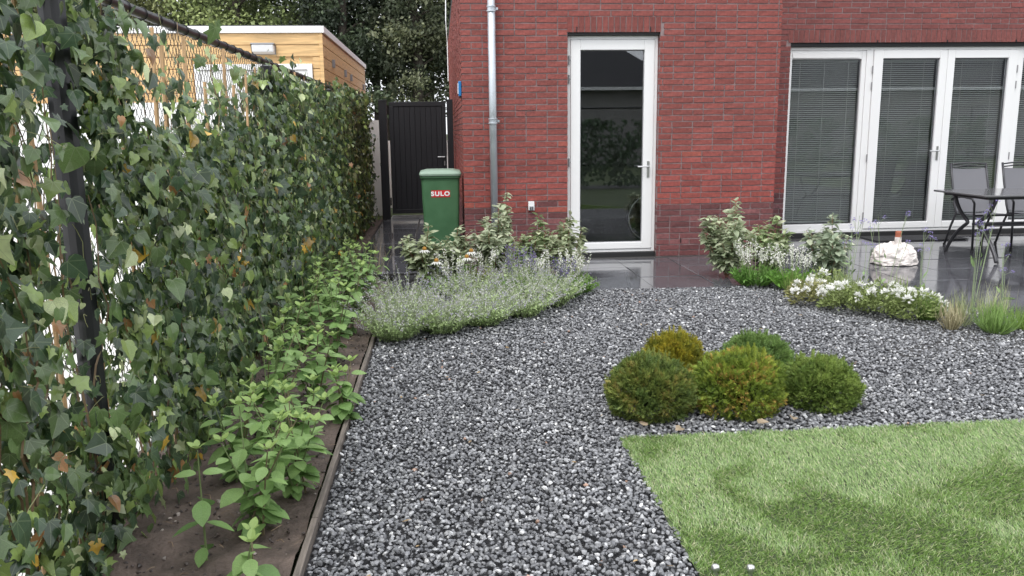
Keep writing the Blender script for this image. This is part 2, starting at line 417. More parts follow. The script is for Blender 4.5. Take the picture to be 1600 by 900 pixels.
P = np.stack([rng.uniform(-1.05, -.5, n), rng.uniform(1.8, 7.4, n), np.full(n, .006)], 1)
a = Acc(); sz = rng.uniform(.003, .012, n)
cc = np.where(rng.random(n)[:, None] < .12, [.35, .30, .27], [.06, .045, .04]) * rng.uniform(.6, 1.4, (n, 1))
for k in range(3):
    s = np.arange(n) % 3 == k
    a.inst(STONES[k], rot_z_tilt(s.sum(), .6) * sz[s][:, None, None], P[s], cc[s])
tag(build(a, 'soil_crumbs', MT['gravel']), 'loose crumbs and pebbles lying on the dark soil strip', 'soil crumbs', kind='stuff')

tw = Acc()
for i in range(160):
    x_, y_, a_ = rng.uniform(-1.05, -.5), rng.uniform(1.9, 7.2), rng.uniform(0, 6.28); l_ = rng.uniform(.02, .07)
    tw.tube([(x_, y_, .012), (x_ + l_ * .5 * math.cos(a_), y_ + l_ * .5 * math.sin(a_), .018), (x_ + l_ * math.cos(a_ + .3), y_ + l_ * math.sin(a_ + .3), .012)], .0014, 3, np.array([.20, .14, .09]) * rng.uniform(.6, 1.5), cap=False)
tag(build(tw, 'twig_litter', MT['stem']), 'dry twigs and stalks scattered on the soil under the ivy', 'litter', kind='stuff')

# edging boards
edging = empty('edging_board', (-.475, 1.4, 0), 'low weathered wooden edging between the soil strip and the gravel', 'edging')
y = 1.4; i = 0
for y0, y1 in ((.9, 2.795), (2.80, 5.26), (5.265, 7.3)):
    b = Acc(); k = 12
    for q in range(k):
        ya, yb = y0 + (y1 - y0) * q / k, y0 + (y1 - y0) * (q + 1) / k
    pts = [(ya, .018 + .004 * math.sin(ya * 3)) for ya in np.linspace(y0, y1, 12)]
    poly = [(y0, -.06)] + [(y1, -.06)] + pts[::-1]
    b.prism(poly, 'x', -.488, -.466)
    build(b, 'board', MT['edge'], edging, bevel=.003)

# ---------------------------------------------------------------- paving
paving = D.objects.new('terrace', None); COL.objects.link(paving); paving['kind'] = 'structure'
bx = Acc(); bx.box(.0, 9, 6.95, 9.95, -.06, -.008); bx.box(2.75, 9, 4.6, 6.95, -.06, -.008); bx.box(-.93, .25, 8.1, 13.3, -.06, -.008)
build(bx, 'joint_bed', MT['joint'], paving)
tile_meshes = []
for q in range(8):
    sx, sy = .566, .566
    b = Acc(); b.box(0, sx, 0, sy, -.045, 0, np.array([.070, .070, .078]) * random.uniform(.75, 1.3))
    tile_meshes.append(b.mesh('tile', MT['tile']))
def tile(x, y, sx=1, sy=1, rn=0.006):
    o = link('tile', random.choice(tile_meshes), paving, (x, y, random.uniform(-.0015, .0015)))
    o.rotation_euler = (R(random.uniform(-.22, .22)), R(random.uniform(-.22, .22)), 0)
    o.scale = (sx, sy, 1)
    bv = o.modifiers.new('bevel', 'BEVEL'); bv.width = .003; bv.segments = 1
xg = [.12 + .57 * i for i in range(16)]; yg = [4.67 + .57 * j for j in range(10)]
for yy in yg:
    for xx in xg:
        xc, yc = xx + .285, yy + .285
        if yc < 6.95 and xc < 2.3 + (6.95 - yc) * .72 + .45: continue
        if yc > 9.9 or (xc < 3.6 and yc > 8.7): continue
        tile(xx, yy)
yy = 8.12
while yy < 13.1:
    tile(-.90, yy, .97, .955); tile(-.33, yy, .97, .955)
    yy += .545

# gravel
def in_gravel(x, y):
    ok = (x > -.455) & (y > 1.9) & (y < 6.96)
    ok &= ~((x > .775) & (y < 3.475))
    ok &= (y < 6.95 - np.clip((x - 2.9), 0, 9) * 1.15)
    return ok
def jitter(x0, x1, y0, y1, s):
    X, Y = np.meshgrid(np.arange(x0, x1, s), np.arange(y0, y1, s))
    X = X.ravel() + rng.uniform(-.5, .5, X.size) * s; Y = Y.ravel() + rng.uniform(-.5, .5, Y.size) * s
    return X, Y
a = Acc()
for (x0, x1, y0, y1, s, smin, smax) in ((-.455, 3.3, 1.95, 4.2, .0155, .0062, .0140), (-.455, 4.6, 4.2, 6.95, .0188, .0075, .0145)):
    X, Y = jitter(x0, x1, y0, y1, s)
    k = in_gravel(X, Y); X = X[k]; Y = Y[k]
    pr = project(np.stack([X, Y, X * 0], 1)); k = (pr[:, 0] > -150) & (pr[:, 0] < 1850) & (pr[:, 1] < 1010); X = X[k]; Y = Y[k]
    n = len(X)
    sz = rng.uniform(smin, smax, n) * np.where(rng.random(n) < .06, 1.35, 1)
    Z = rng.uniform(-.014, .004, n) + .006 * np.sin(X * 3.1) * np.cos(Y * 2.3)
    u = rng.random(n)[:, None]; v = rng.uniform(.6, 1.4, (n, 1))
    c = np.where(u < .42, [.125, .128, .137], np.where(u < .80, [.195, .198, .208], np.where(u < .965, [.33, .335, .345], np.where(u < .9985, [.54, .54, .54], [.36, .23, .17])))) * v
    vi = rng.integers(0, 10, n)
    for q in range(10):
        s_ = vi == q
        a.inst(STONES[q], rot_z_tilt(s_.sum(), .42) * sz[s_][:, None, None], np.stack([X, Y, Z], 1)[s_], np.clip(c[s_], 0, .85))
tag(build(a, 'gravel', MT['gravel']), 'grey and white crushed gravel spread from the lawn to the house', 'gravel', kind='stuff')

# ---------------------------------------------------------------- lawn
a = Acc(); a.add([(.765, -1.4, -.002), (6.5, -1.4, -.002), (6.5, 3.484, -.002), (.765, 3.484, -.002)], [(0, 1, 2, 3)])
struct(build(a, 'lawn_backing', MT['turfbase']))
n = 150000
X = rng.uniform(.760, 3.35, n); Y = rng.uniform(1.85, 3.49, n)
k = (X > .768 + .005 * np.sin(Y * 31) + .003 * np.sin(Y * 83)) & (Y < 3.481 + .004 * np.sin(X * 23) + .003 * np.sin(X * 71)); X = X[k]; Y = Y[k]
pr = project(np.stack([X, Y, X * 0], 1)); k = (pr[:, 0] < 1780) & (pr[:, 1] < 1020); X = X[k]; Y = Y[k]; n = len(X)
GX, GY = np.linspace(.7, 3.4, 90), np.linspace(1.8, 3.5, 60)
G1 = np.array([[fbm(x, y, 7.3, 1.7, 4) for x in GX] for y in GY]); G2 = np.array([[fbm(x, y, 2.1, 4.6, 3) for x in GX] for y in GY])
def samp(G, x, y):
    i = np.clip(((x - .7) / 2.7 * 89), 0, 88.999); j = np.clip(((y - 1.8) / 1.7 * 59), 0, 58.999)
    i0 = i.astype(int); j0 = j.astype(int); fx = i - i0; fy = j - j0
    return G[j0, i0] * (1 - fx) * (1 - fy) + G[j0, i0 + 1] * fx * (1 - fy) + G[j0 + 1, i0] * (1 - fx) * fy + G[j0 + 1, i0 + 1] * fx * fy
g1 = samp(G1, X, Y); g2 = samp(G2, X, Y)
# the pile is brushed away from the house in some patches and towards it in others
dark = np.exp(-(((X - 1.60) / .33) ** 2 + ((Y - 2.45) / .22) ** 2)) + np.exp(-(((X - 1.38) / .20) ** 2 + ((Y - 2.72) / .12) ** 2)) \
     + .9 * np.exp(-(((X - 2.12) / .35) ** 2 + ((Y - 2.78) / .15) ** 2)) + .8 * np.exp(-(((X - .95) / .09) ** 2 + ((Y - 2.40) / .10) ** 2)) + .7 * np.exp(-(((X - 1.05) / .05) ** 2 + ((Y - 2.9) / .12) ** 2))
lean = np.clip(.95 + 1.6 * g1 + 1.0 * g2 - 1.6 * dark, -.7, 1.7)
dx = .35 * g2 + rng.normal(0, .5, n) - .1; dy = lean + rng.normal(0, .42, n)
tip = np.stack([dx, dy, np.ones(n) * .75], 1)
nr = np.stack([rng.normal(0, .5, n), -np.ones(n) * .9 + rng.normal(0, .3, n), np.ones(n) * .6], 1)
BL = (np.array([(-.5, 0, 0), (.5, 0, 0), (-.42, .55, 0), (.42, .55, 0), (0, 1, -.14)], float), {4: np.array([[0, 1, 3, 2]]), 3: np.array([[2, 3, 4]])}, np.ones((5, 3)), np.zeros((5, 2)))
Fm = frames(tip, nr)
L_ = rng.uniform(.013, .026, n)
Fm = Fm * np.stack([np.full(n, .0019), L_, L_], 1)[:, None, :]
u = rng.random(n)[:, None]
c = np.where(u < .58, [.155, .265, .055], np.where(u < .87, [.27, .38, .13], [.46, .47, .27])) * rng.uniform(.6, 1.4, (n, 1))
a = Acc(); a.inst(BL, Fm, np.stack([X, Y, np.zeros(n)], 1), c)
tag(build(a, 'artificial_grass', MT['turf']), 'short artificial turf with pale and dark brushed patches beside the gravel', 'lawn', kind='stuff')

# ================================================================ THE HOUSE
house = empty('brick_house', (2.0, 8.78, 0), 'red brick house with a white glass door and a recessed row of patio doors', 'house')
X0, X1 = .245, 3.60
YF, YR = 8.78, 9.95
ZT = 3.3
DOOR = (1.340, 2.312, 0.0, 2.3395)
WIN = (4.205, 8.55, 0.0, 2.344)
RX1 = 9.4
a = Acc()
# mortar-faced core of the walls, openings left free
def core(u0, u1, face, depth, op):
    o0, o1, oz0, oz1 = op
    a.box(u0, o0, face, face + depth, -.05, ZT); a.box(o1, u1, face, face + depth, -.05, ZT)
    a.box(o0, o1, face, face + depth, oz1, ZT)
    if oz0 > 0: a.box(o0, o1, face, face + depth, -.05, oz0)
core(X0 + .005, X1 - .005, YF + .007, .30, DOOR)
core(X1 - .3, RX1, YR + .007, .30, WIN)
a.box(X0 + .007, X0 + .30, YF + .31, 18.6, -.05, ZT)
a.box(X1 - .30, X1 - .007, YF + .31, YR + .005, -.05, ZT)
build(a, 'wall', MT['mortar'], house)
# rooms behind the glass
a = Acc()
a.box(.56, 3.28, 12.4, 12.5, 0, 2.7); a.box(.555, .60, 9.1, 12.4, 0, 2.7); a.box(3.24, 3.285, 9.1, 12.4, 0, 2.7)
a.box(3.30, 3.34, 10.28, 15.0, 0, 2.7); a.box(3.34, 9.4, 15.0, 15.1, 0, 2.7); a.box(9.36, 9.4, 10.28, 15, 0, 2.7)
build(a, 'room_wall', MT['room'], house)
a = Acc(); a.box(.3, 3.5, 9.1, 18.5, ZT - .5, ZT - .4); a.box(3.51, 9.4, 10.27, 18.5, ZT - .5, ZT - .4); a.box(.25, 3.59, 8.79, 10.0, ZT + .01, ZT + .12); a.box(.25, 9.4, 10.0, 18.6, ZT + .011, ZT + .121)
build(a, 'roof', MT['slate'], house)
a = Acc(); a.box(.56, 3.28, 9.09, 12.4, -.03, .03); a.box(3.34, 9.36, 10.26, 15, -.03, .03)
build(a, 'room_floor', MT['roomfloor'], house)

def brick_col(z, rec=False):
    zz = z + random.uniform(-.03, .03)
    if z < .52: c = np.array([.140, .046, .046]) * random.uniform(.8, 1.22)
    elif z < .66: c = np.array([.27, .062, .050]) * random.uniform(.85, 1.1)
    elif z < 1.4:
        t = (z - .66) / .75; c = (np.array([.265, .061, .051]) * (1 - t) + np.array([.232, .060, .050]) * t) * random.uniform(.82, 1.14)
    else: c = np.array([.230, .060, .050]) * random.uniform(.87, 1.12)
    if z > .5 and random.random() < .02: c = np.array([.30, .075, .055])
    if z < .5 and random.random() < .2: c = np.array([.20, .075, .075])
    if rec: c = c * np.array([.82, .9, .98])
    return c
CH, JT = .0625, .0115
def courses(u0, u1, ztop, holes, zstart=0.0, short_at_start=True):
    out = []
    k = 0
    while zstart + k * CH < ztop:
        z = zstart + k * CH
        u = u0; first = True
        while u < u1 - .02:
            L = .21
            if first: L = .10 if k % 2 else .21
            elif random.random() < .10: L = .10
            e = min(u + L, u1)
            if u1 - e < .04: e = u1
            segs = [(u, e)]
            for (h0, h1, hz0, hz1) in holes:
                if z + CH - JT > hz0 + .002 and z + .002 < hz1:
                    ns = []
                    for s0, s1 in segs:
                        if s1 <= h0 or s0 >= h1: ns.append((s0, s1)); continue
                        if s0 < h0: ns.append((s0, h0))
                        if s1 > h1: ns.append((h1, s1))
                    segs = ns
            for s0, s1 in segs:
                if s1 - s0 > .018: out.append((s0, s1, z + .001, z + CH - JT))
            u = e + JT; first = False
        k += 1
    return out
def wobble_box(l, h, d, seed):
    """a hand-formed brick: front face at y=0, body behind, corners a little uneven and the face slightly bulged"""
    r = np.random.default_rng(seed); j = .0016
    V = []
    for xx, zz in ((0, 0), (l / 2, 0), (l, 0), (l, h), (l / 2, h), (0, h)):
        V.append((xx + r.uniform(-j, j), r.uniform(-.001, .0025), zz + r.uniform(-j, j)))
    V = V + [(x, d, z) for x, y, z in V]
    F = [(0, 1, 4, 5), (1, 2, 3, 4)] + [(i, 6 + i, 6 + (i + 1) % 6, (i + 1) % 6) for i in range(6)]
    return V, F
front = courses(X0, X1, 3.2, [(DOOR[0], DOOR[1], 0, 2.335), (1.335, 2.325, 2.335, 2.495)])
rec = courses(X1 + .005, RX1, 3.2, [(WIN[0], WIN[1], 0, 2.34), (4.17, WIN[1], 2.34, 2.495)])
cand = []
for b in front:
    p = project([((b[0] + b[1]) / 2, YF, b[2])])[0]
    if 700 < p[0] < 1230 and -5 < p[1] < 420 and b[1] - b[0] > .15: cand.append((-(b[1] - b[0]) / p[2], b))
cand.sort(key=lambda t: t[0])
single = [b for _, b in cand[:284]]
sset = set(single)
# shared meshes for the 284 largest bricks: by colour zone
zone_mesh = {}
for b in single:
    z = b[2]; zone = int(min(z, 2.9) / .12)
    key = (zone, random.randrange(4))
    if key not in zone_mesh:
        q = Acc(); V_, F_ = wobble_box(.21, CH - JT - .001, .06, key[0] * 7 + key[1])
        q.add(V_, F_, brick_col(z)); zone_mesh[key] = q.mesh('brick', MT['brick'])
    o = link('brick', zone_mesh[key], house, Vector((b[0], YF + random.uniform(-.002, .0025), b[2])) - house.location)
    o.scale = ((b[1] - b[0]) / .21, 1, 1)
# soldier course above the door: 16 upright bricks
sold = {}
for i in range(16):
    q = Acc(); w_ = (2.322 - 1.338) / 16
    V_, F_ = wobble_box(w_ - .009, .150, .06, 900 + i)
    q.add(V_, F_, brick_col(2.4) * .85)
    me = q.mesh('brick', MT['brick'])
    o = link('brick', me, house, Vector((1.338 + i * w_, YF + random.uniform(-.001, .002), 2.342)) - house.location)
a = Acc()
for i, b in enumerate(front):
    if b in sset: continue
    V_, F_ = wobble_box(b[1] - b[0], b[3] - b[2], .06, i)
    a.add(np.array(V_) + np.array([b[0], YF + random.uniform(-.002, .0025), b[2]]), F_, brick_col(b[2]))
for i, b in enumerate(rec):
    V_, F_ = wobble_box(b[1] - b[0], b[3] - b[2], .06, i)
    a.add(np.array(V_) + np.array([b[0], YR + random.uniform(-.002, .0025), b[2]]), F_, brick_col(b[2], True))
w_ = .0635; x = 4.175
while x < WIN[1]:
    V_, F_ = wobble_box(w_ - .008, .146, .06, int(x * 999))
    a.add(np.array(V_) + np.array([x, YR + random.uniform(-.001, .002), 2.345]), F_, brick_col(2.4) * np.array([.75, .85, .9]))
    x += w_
side = courses(YF, 18.6, 3.2, [])
for i, b in enumerate(side):
    V_, F_ = wobble_box(b[1] - b[0], b[3] - b[2], .06, i)
    V_ = np.array(V_)
    V_ = np.stack([X0 + V_[:, 1] + random.uniform(-.002, .0025), b[1] - V_[:, 0] + (.0 if b[0] > YF + .01 else 0), V_[:, 2] + b[2]], 1)
    if b[0] < YF + .01:   # corner brick: keep it behind the front face brick
        V_[:, 1] = np.maximum(V_[:, 1], YF + .004)
    a.add(V_, F_, brick_col(b[2]))
# return wall of the block at X1 and reveals of the openings
for z in np.arange(0, 3.2, CH):
    u = YF + .004
    while u < YR - .02:
        e = min(u + .21, YR - .004)
        a.box(X1 - .05, X1 + .001 + random.uniform(0, .002), u + .06 if u < YF + .01 else u, e, z + .001, z + CH - JT, brick_col(z)); u = e + JT
    for xr, y0, y1, sg in ((DOOR[0], YF, YF + .10, 1), (DOOR[1], YF, YF + .10, -1), (WIN[0], YR, YR + .10, 1)):
        if z < 2.28:
            cx = xr + .001 * sg
            a.box(min(cx, cx - .03 * sg), max(cx, cx - .03 * sg), y0 + .062, y1 + .03, z + .001, z + CH - JT, brick_col(z))
build(a, 'brick', MT['brick'], house, stuff=True, label='the rest of the red brickwork')

# weep slots, dark open joints
a = Acc()
for x, z, f in ((2.575, .14, YF), (3.33, .14, YF), (1.430, 2.345, YF), (2.200, 2.345, YF)):
    q = Acc(); q.box(x, x + .010, f - .004, f + .02, z, z + .048); build(q, 'weep_slot', MT['black'], house)
for x in (4.56, 5.27, 6.15, 7.03):
    q = Acc(); q.box(x, x + .012, YR - .004, YR + .02, 2.342, 2.372); build(q, 'weep_slot', MT['black'], house)
for b_ in ((1.343, 2.309, YF + .03, YF + .2, 2.317, 2.337), (4.21, 8.5, YR + .03, YR + .2, 2.302, 2.3425)):
    a = Acc(); a.box(*b_); build(a, 'gap_strip', MT['black'], house)  # black strip filling the gap below the soldier bricks
for b_ in ((1.345, 2.307, YF + .03, YF + .2, -.01, .041), (4.21, 8.5, YR + .03, YR + .2, -.01, .047)):
    a = Acc(); a.box(*b_); build(a, 'threshold', MT['rubber'], house)

def ring(acc, x0, x1, z0, z1, px0, px1, pz0, pz1, y0, y1):
    acc.box(x0, px0, y0, y1, z0, z1); acc.box(px1, x1, y0, y1, z0, z1)
    acc.box(px0, px1, y0, y1, z0, pz0); acc.box(px0, px1, y0, y1, pz1, z1)
def lever(parent, x, z, y, sgn):
    q = Acc(); q.box(x - .014, x + .014, y - .008, y, z - .115, z + .06)
    q.tube([(x, y - .005, z), (x, y - .05, z)], .009, 8)
    q.tube([(x, y - .05, z), (x + sgn * .05, y - .055, z + .002), (x + sgn * .125, y - .052, z)], .009, 8)
    build(q, 'handle', MT['steel'], parent, bevel=.002)
def hinge(parent, x, z, y, s=1):
    q = Acc(); q.tube([(x, y - .012, z - .045), (x, y - .012, z + .045)], .008, 8); q.box(min(x, x + .05 * s), max(x, x + .05 * s), y - .005, y + .001, z - .006, z + .006)
    build(q, 'hinge', MT['hinge'], parent)
    q = Acc(); q.box(x - .009, x + .055 * s if s > 0 else x + .009, y - .0075, y - .0055, z - .002, z + .002)
def glazing(parent, x0, x1, z0, z1, y):
    q = Acc(); q.box(x0 + .004, x1 - .004, y + .020, y + .026, z0 + .004, z1 - .004)
    build(q, 'pane', MT['glass'], parent)
    q = Acc(); ring(q, x0, x1, z0, z1, x0 + .007, x1 - .007, z0 + .007, z1 - .007, y + .012, y + .034)
    build(q, 'gasket', MT['bead'], parent)

# main glass door
yf = 8.86
q = Acc(); ring(q, 1.343, 2.309, .043, 2.315, 1.382, 2.274, .075, 2.276, yf, yf + .09)
build(q, 'door_frame', MT['white'], house, bevel=.004)
door = Acc(); ring(door, 1.384, 2.272, .078, 2.273, 1.486, 2.166, .150, 2.170, yf - .012, yf + .06)
door = build(door, 'door', MT['white'], house, bevel=.005, label='white framed full-height glass garden door')
glazing(door, 1.486, 2.166, .150, 2.170, yf)
lever(door, 2.222, .962, yf - .012, -1)
for z in (2.07, 1.876, 1.016, .30): hinge(door, 1.366, z, yf, 1)

# patio window row
yw = 10.02
q = Acc(); ring(q, 4.207, 8.50, .05, 2.30, 4.245, 8.40, .085, 2.262, yw, yw + .09)
for x0, x1 in ((5.19, 5.275), (7.125, 7.19)): q.box(x0, x1, yw + .001, yw + .088, .085, 2.262)
build(q, 'window_frame', MT['white'], house, bevel=.004)
win1 = Acc(); ring(win1, 4.246, 5.188, .086, 2.261, 4.262, 5.135, .155, 2.158, yw + .008, yw + .07)
win1 = build(win1, 'window', MT['white'], house, bevel=.004, label='fixed white window left of the double doors')
glazing(win1, 4.262, 5.135, .155, 2.158, yw + .02)
q = Acc(); q.box(4.262, 5.10, yw - .004, yw + .007, 2.170, 2.235); build(q, 'vent_strip', MT['white'], win1, bevel=.003)
d1 = Acc(); ring(d1, 5.278, 6.214, .088, 2.259, 5.397, 6.120, .165, 2.163, yw - .012, yw + .06)
d1 = build(d1, 'patio_door', MT['white'], house, bevel=.005, label='left leaf of the white double patio doors')
glazing(d1, 5.397, 6.120, .165, 2.163, yw)
lever(d1, 6.172, 1.045, yw - .012, -1)
for z in (2.03, 1.84, .97, .25): hinge(d1, 5.268, z, yw, 1)
d2 = Acc(); ring(d2, 6.218, 7.122, .088, 2.259, 6.312, 7.007, .165, 2.163, yw - .011, yw + .06)
d2 = build(d2, 'patio_door', MT['white'], house, bevel=.005, label='right leaf of the white double patio doors')
glazing(d2, 6.312, 7.007, .165, 2.163, yw)
for z in (2.03, 1.84, .97): hinge(d2, 7.125, z, yw, -1)
win2 = Acc(); ring(win2, 7.192, 8.398, .086, 2.261, 7.21, 8.30, .155, 2.163, yw + .008, yw + .07)
win2 = build(win2, 'window', MT['white'], house, bevel=.004, label='white window right of the double doors')
glazing(win2, 7.21, 8.30, .155, 2.163, yw + .02)

# venetian blinds hang behind the panes: things of their own
BL_LAB = ['lowered venetian blind behind the fixed window nearest the brick corner',
          'lowered venetian blind behind the door leaf with the handle',
          'lowered venetian blind behind the door leaf next to the garden chairs',
          'lowered venetian blind behind the last window at the right edge']
for i, (x0, x1) in enumerate(((4.275, 5.125), (5.41, 6.108), (6.325, 6.995), (7.225, 8.29))):
    t = empty('venetian_blind', ((x0 + x1) / 2, yw + .085, 2.14), BL_LAB[i], 'blind', 'venetian blinds of the patio window row')
    q = Acc(); q.box(x0, x1, yw + .072, yw + .10, 2.13, 2.155); build(q, 'headrail', MT['slat'], t)
    q = Acc(); z = 2.118
    while z > .19:
        q.add([(x0, yw + .0745, z - .0068), (x1, yw + .0745, z - .0068), (x1, yw + .083, z + .001), (x0, yw + .083, z + .001), (x0, yw + .0925, z + .0066), (x1, yw + .0925, z + .0066)], [(0, 1, 2, 3), (3, 2, 5, 4)])
        z -= .0235
    build(q, 'slat', MT['slat'], t, stuff=True)
    q = Acc(); q.box(x0, x1, yw + .075, yw + .094, .172, .186); build(q, 'bottom_rail', MT['slat'], t)
    for f in ((.14, .5, .86) if i == 0 else (.2, .8)):
        xx = x0 + (x1 - x0) * f
        q = Acc(); q.box(xx - .0035, xx + .0035, yw + .0715, yw + .0735, .18, 2.13); build(q, 'ladder_cord', MT['slat'], t)
# inside: a wooden post behind the fixed window, a bicycle wheel behind the door
q = Acc(); q.box(4.86, 5.0, 12.0, 12.14, 0.03, 2.7)
tag(build(q, 'wooden_post', MT['pine']), 'tan wooden post indoors seen through the fixed window', 'post')
wh = empty('bicycle_wheel', (2.35, 9.75, .03), 'bicycle wheel leaning indoors at the right of the glass door', 'wheel')
th = np.linspace(0, 2 * math.pi, 33)
q = Acc(); q.tube(np.stack([2.46 + .27 * np.cos(th), np.full(33, 9.6), .33 + .27 * np.sin(th)], 1), .008, 6, cap=False); build(q, 'rim', MT['white'], wh)
q = Acc(); q.tube(np.stack([2.46 + .288 * np.cos(th), np.full(33, 9.6), .33 + .288 * np.sin(th)], 1), .012, 6, cap=False); build(q, 'tyre', MT['rubber'], wh)
q = Acc(); q.tube([(2.46, 9.57, .33), (2.46, 9.63, .33)], .02, 8); build(q, 'hub', MT['steel'], wh)
for k in range(12):
    q = Acc(); q.tube([(2.46, 9.6, .33), (2.46 + .265 * math.cos(k * math.pi / 6), 9.6, .33 + .265 * math.sin(k * math.pi / 6))], .0015, 3); build(q, 'spoke', MT['steel'], wh)

# drainpipe
pipe = empty('drainpipe', (.555, 8.70, 0), 'zinc drainpipe fixed to the brick wall left of the glass door', 'drainpipe')
q = Acc(); q.tube([(.555, 8.70, 0.02), (.555, 8.70, 3.2)], .0385, 20); build(q, 'pipe', MT['zinc'], pipe, smooth=True)
for z in (2.56, 1.455, .265):
    q = Acc(); q.lathe([(.039, z - .03), (.047, z - .028), (.047, z - .016), (.042, z - .012), (.042, z + .012), (.047, z + .016), (.047, z + .028), (.039, z + .03)], .555, 8.70, 20)
    q.box(.545, .565, 8.745, 8.79, z - .012, z + .012); q.box(.598, .622, 8.692, 8.708, z - .012, z + .012)
    build(q, 'bracket', MT['zinc'], pipe)

# outlet box
ob = empty('outlet_box', (.95, 8.78, .57), 'small grey and white outlet box low on the brick wall', 'outlet')
q = Acc(); q.box(.918, .982, 8.74, 8.785, .525, .618); build(q, 'housing', MT['lampglass'], ob, bevel=.004)
q = Acc(); q.box(.928, .972, 8.730, 8.740, .530, .570); build(q, 'flap', MT['greymetal'], ob, bevel=.002)
for dx_ in (-.012, .010):
    q = Acc(); q.box(.95 + dx_ - .003, .95 + dx_ + .003, 8.7265, 8.7298, .535, .56); build(q, 'socket_slot', MT['black'], ob)
# blue box on the side wall
bb = empty('wall_box', (.24, 8.9, 1.79), 'small blue plate box on the side wall by the house corner', 'wall box')
q = Acc(); q.box(.213, .243, 8.84, 8.98, 1.715, 1.865); build(q, 'housing', MT['blue'], bb, bevel=.006)
q = Acc(); q.box(.205, .213, 8.855, 8.965, 1.735, 1.845); build(q, 'cover', MT['lampglass'], bb, bevel=.004)
q = Acc(); q.box(.222, .243, 8.85, 8.97, 1.695, 1.714); build(q, 'cable_gland', MT['rubber'], bb)
# pale cable at the far end of the side wall
q = Acc(); q.tube([(.215, 18.0, 4.2), (.20, 18.0, 3.6), (.225, 18.2, 3.2), (.225, 18.2, 2.4)], .012, 6)
tag(build(q, 'wall_cable', MT['print']), 'thin pale cable hanging down the far end of the side wall', 'cable')

# ================================================================ GATE
gate = empty('garden_gate', (-.35, 13.3, 0), 'tall black vertical-board garden gate closing the alley by the house', 'gate')
q = Acc(); q.box(-.925, -.800, 13.25, 13.36, -.05, 1.83); q.box(-.932, -.793, 13.243, 13.367, 1.83, 1.845); build(q, 'gate_post', MT['gate'], gate, bevel=.004)
q = Acc(); q.box(.128, .222, 13.25, 13.36, -.05, 1.845); build(q, 'gate_post', MT['gate'], gate, bevel=.004)
q = Acc(); q.box(-.765, .112, 13.262, 13.30, 1.745, 1.812); q.box(-.765, .112, 13.262, 13.30, .085, .15); q.box(-.765, -.70, 13.262, 13.30, .15, 1.745); q.box(.05, .112, 13.262, 13.30, .15, 1.745)
build(q, 'gate_frame', MT['gate'], gate, bevel=.003)
q = Acc(); q.box(-.70, .05, 13.293, 13.298, .15, 1.745); build(q, 'backing_sheet', MT['gate'], gate)
bw = (.048 + .698) / 9
for i in range(9):
    q = Acc(); x = -.698 + i * bw; q.box(x + .0012, x + bw - .0012, 13.272 + random.uniform(0, .002), 13.292, .152, 1.743); build(q, 'board', MT['gate'], gate, bevel=.003)
q = Acc(); q.tube([(.075, 13.262, .965), (.075, 13.21, .965), (-.03, 13.205, .965)], .010, 8); build(q, 'handle', MT['steel'], gate)
q = Acc(); q.box(.068, .082, 13.255, 13.262, .83, .90); build(q, 'lock_cylinder', MT['steel'], gate)
q = Acc(); q.box(.113, .121, 13.25, 13.262, .98, 1.30); build(q, 'lock_strip', MT['steel'], gate)
for z in (1.70, .28):
    q = Acc(); q.tube([(-.782, 13.25, z - .06), (-.782, 13.25, z + .06)], .012, 8); build(q, 'hinge', MT['black'], gate)
q = Acc(); q.box(-.785, .12, 13.37, 13.40, -.02, .045)
tag(build(q, 'kerb_stone', MT['render']), 'pale kerb showing under the black garden gate', 'kerb')
q = Acc(); q.box(-2.2, 2.0, 15.5, 15.6, -.02, 1.2); 
tag(build(q, 'garden_wall', MT['render']), 'white rendered low wall beyond the black gate, seen through its slits', 'wall')

# ================================================================ BIN
wb = empty('wheelie_bin', (-.0, 9.15, 0), 'green wheeled bin with a pale lid and red SULO sticker beside the house corner', 'bin')
q = Acc()
def ringpts(hw, y0, y1, z, r=.03):
    P = []
    for cx, cy, a0 in ((hw - r, y0 + r, -90), (hw - r, y1 - r, 0), (-hw + r, y1 - r, 90), (-hw + r, y0 + r, 180)):
        for t in (0, 30, 60, 90): P.append((cx + r * math.cos(R(a0 + t)), cy + r * math.sin(R(a0 + t)), z))
    return P
lv = [(.172, 8.985, 9.36, .03), (.190, 8.955, 9.40, .35), (.203, 8.925, 9.44, .84), (.206, 8.92, 9.445, .868), (.216, 8.905, 9.46, .872), (.216, 8.905, 9.46, .893)]
Vb = []
for hw, y0, y1, z in lv: Vb += ringpts(hw, y0, y1, z)
Fb = [(i * 16 + j, i * 16 + (j + 1) % 16, (i + 1) * 16 + (j + 1) % 16, (i + 1) * 16 + j) for i in range(5) for j in range(16)]
q.add(Vb, Fb + [tuple(range(15, -1, -1)), tuple(range(80, 96))])
build(q, 'body', MT['bin'], wb, smooth=False, bevel=.003)
q = Acc(); Vb = []
for hw, y0, y1, z, r in ((.222, 8.895, 9.47, .894, .03), (.224, 8.892, 9.47, .915, .03), (.218, 8.90, 9.465, .932, .03), (.150, 8.97, 9.38, .952, .03), (.138, 8.985, 9.36, .953, .03)): Vb += ringpts(hw, y0, y1, z, r)
q.add(Vb, [(i * 16 + j, i * 16 + (j + 1) % 16, (i + 1) * 16 + (j + 1) % 16, (i + 1) * 16 + j) for i in range(4) for j in range(16)] + [tuple(range(15, -1, -1)), tuple(range(64, 80))])
build(q, 'lid', MT['binlid'], wb, bevel=.004)
q = Acc(); q.tube([(-.19, 9.50, .90), (.19, 9.50, .90)], .014, 8); q.tube([(-.19, 9.45, .88), (-.19, 9.50, .90)], .012, 6); q.tube([(.19, 9.45, .88), (.19, 9.50, .90)], .012, 6); build(q, 'grip', MT['bin'], wb)
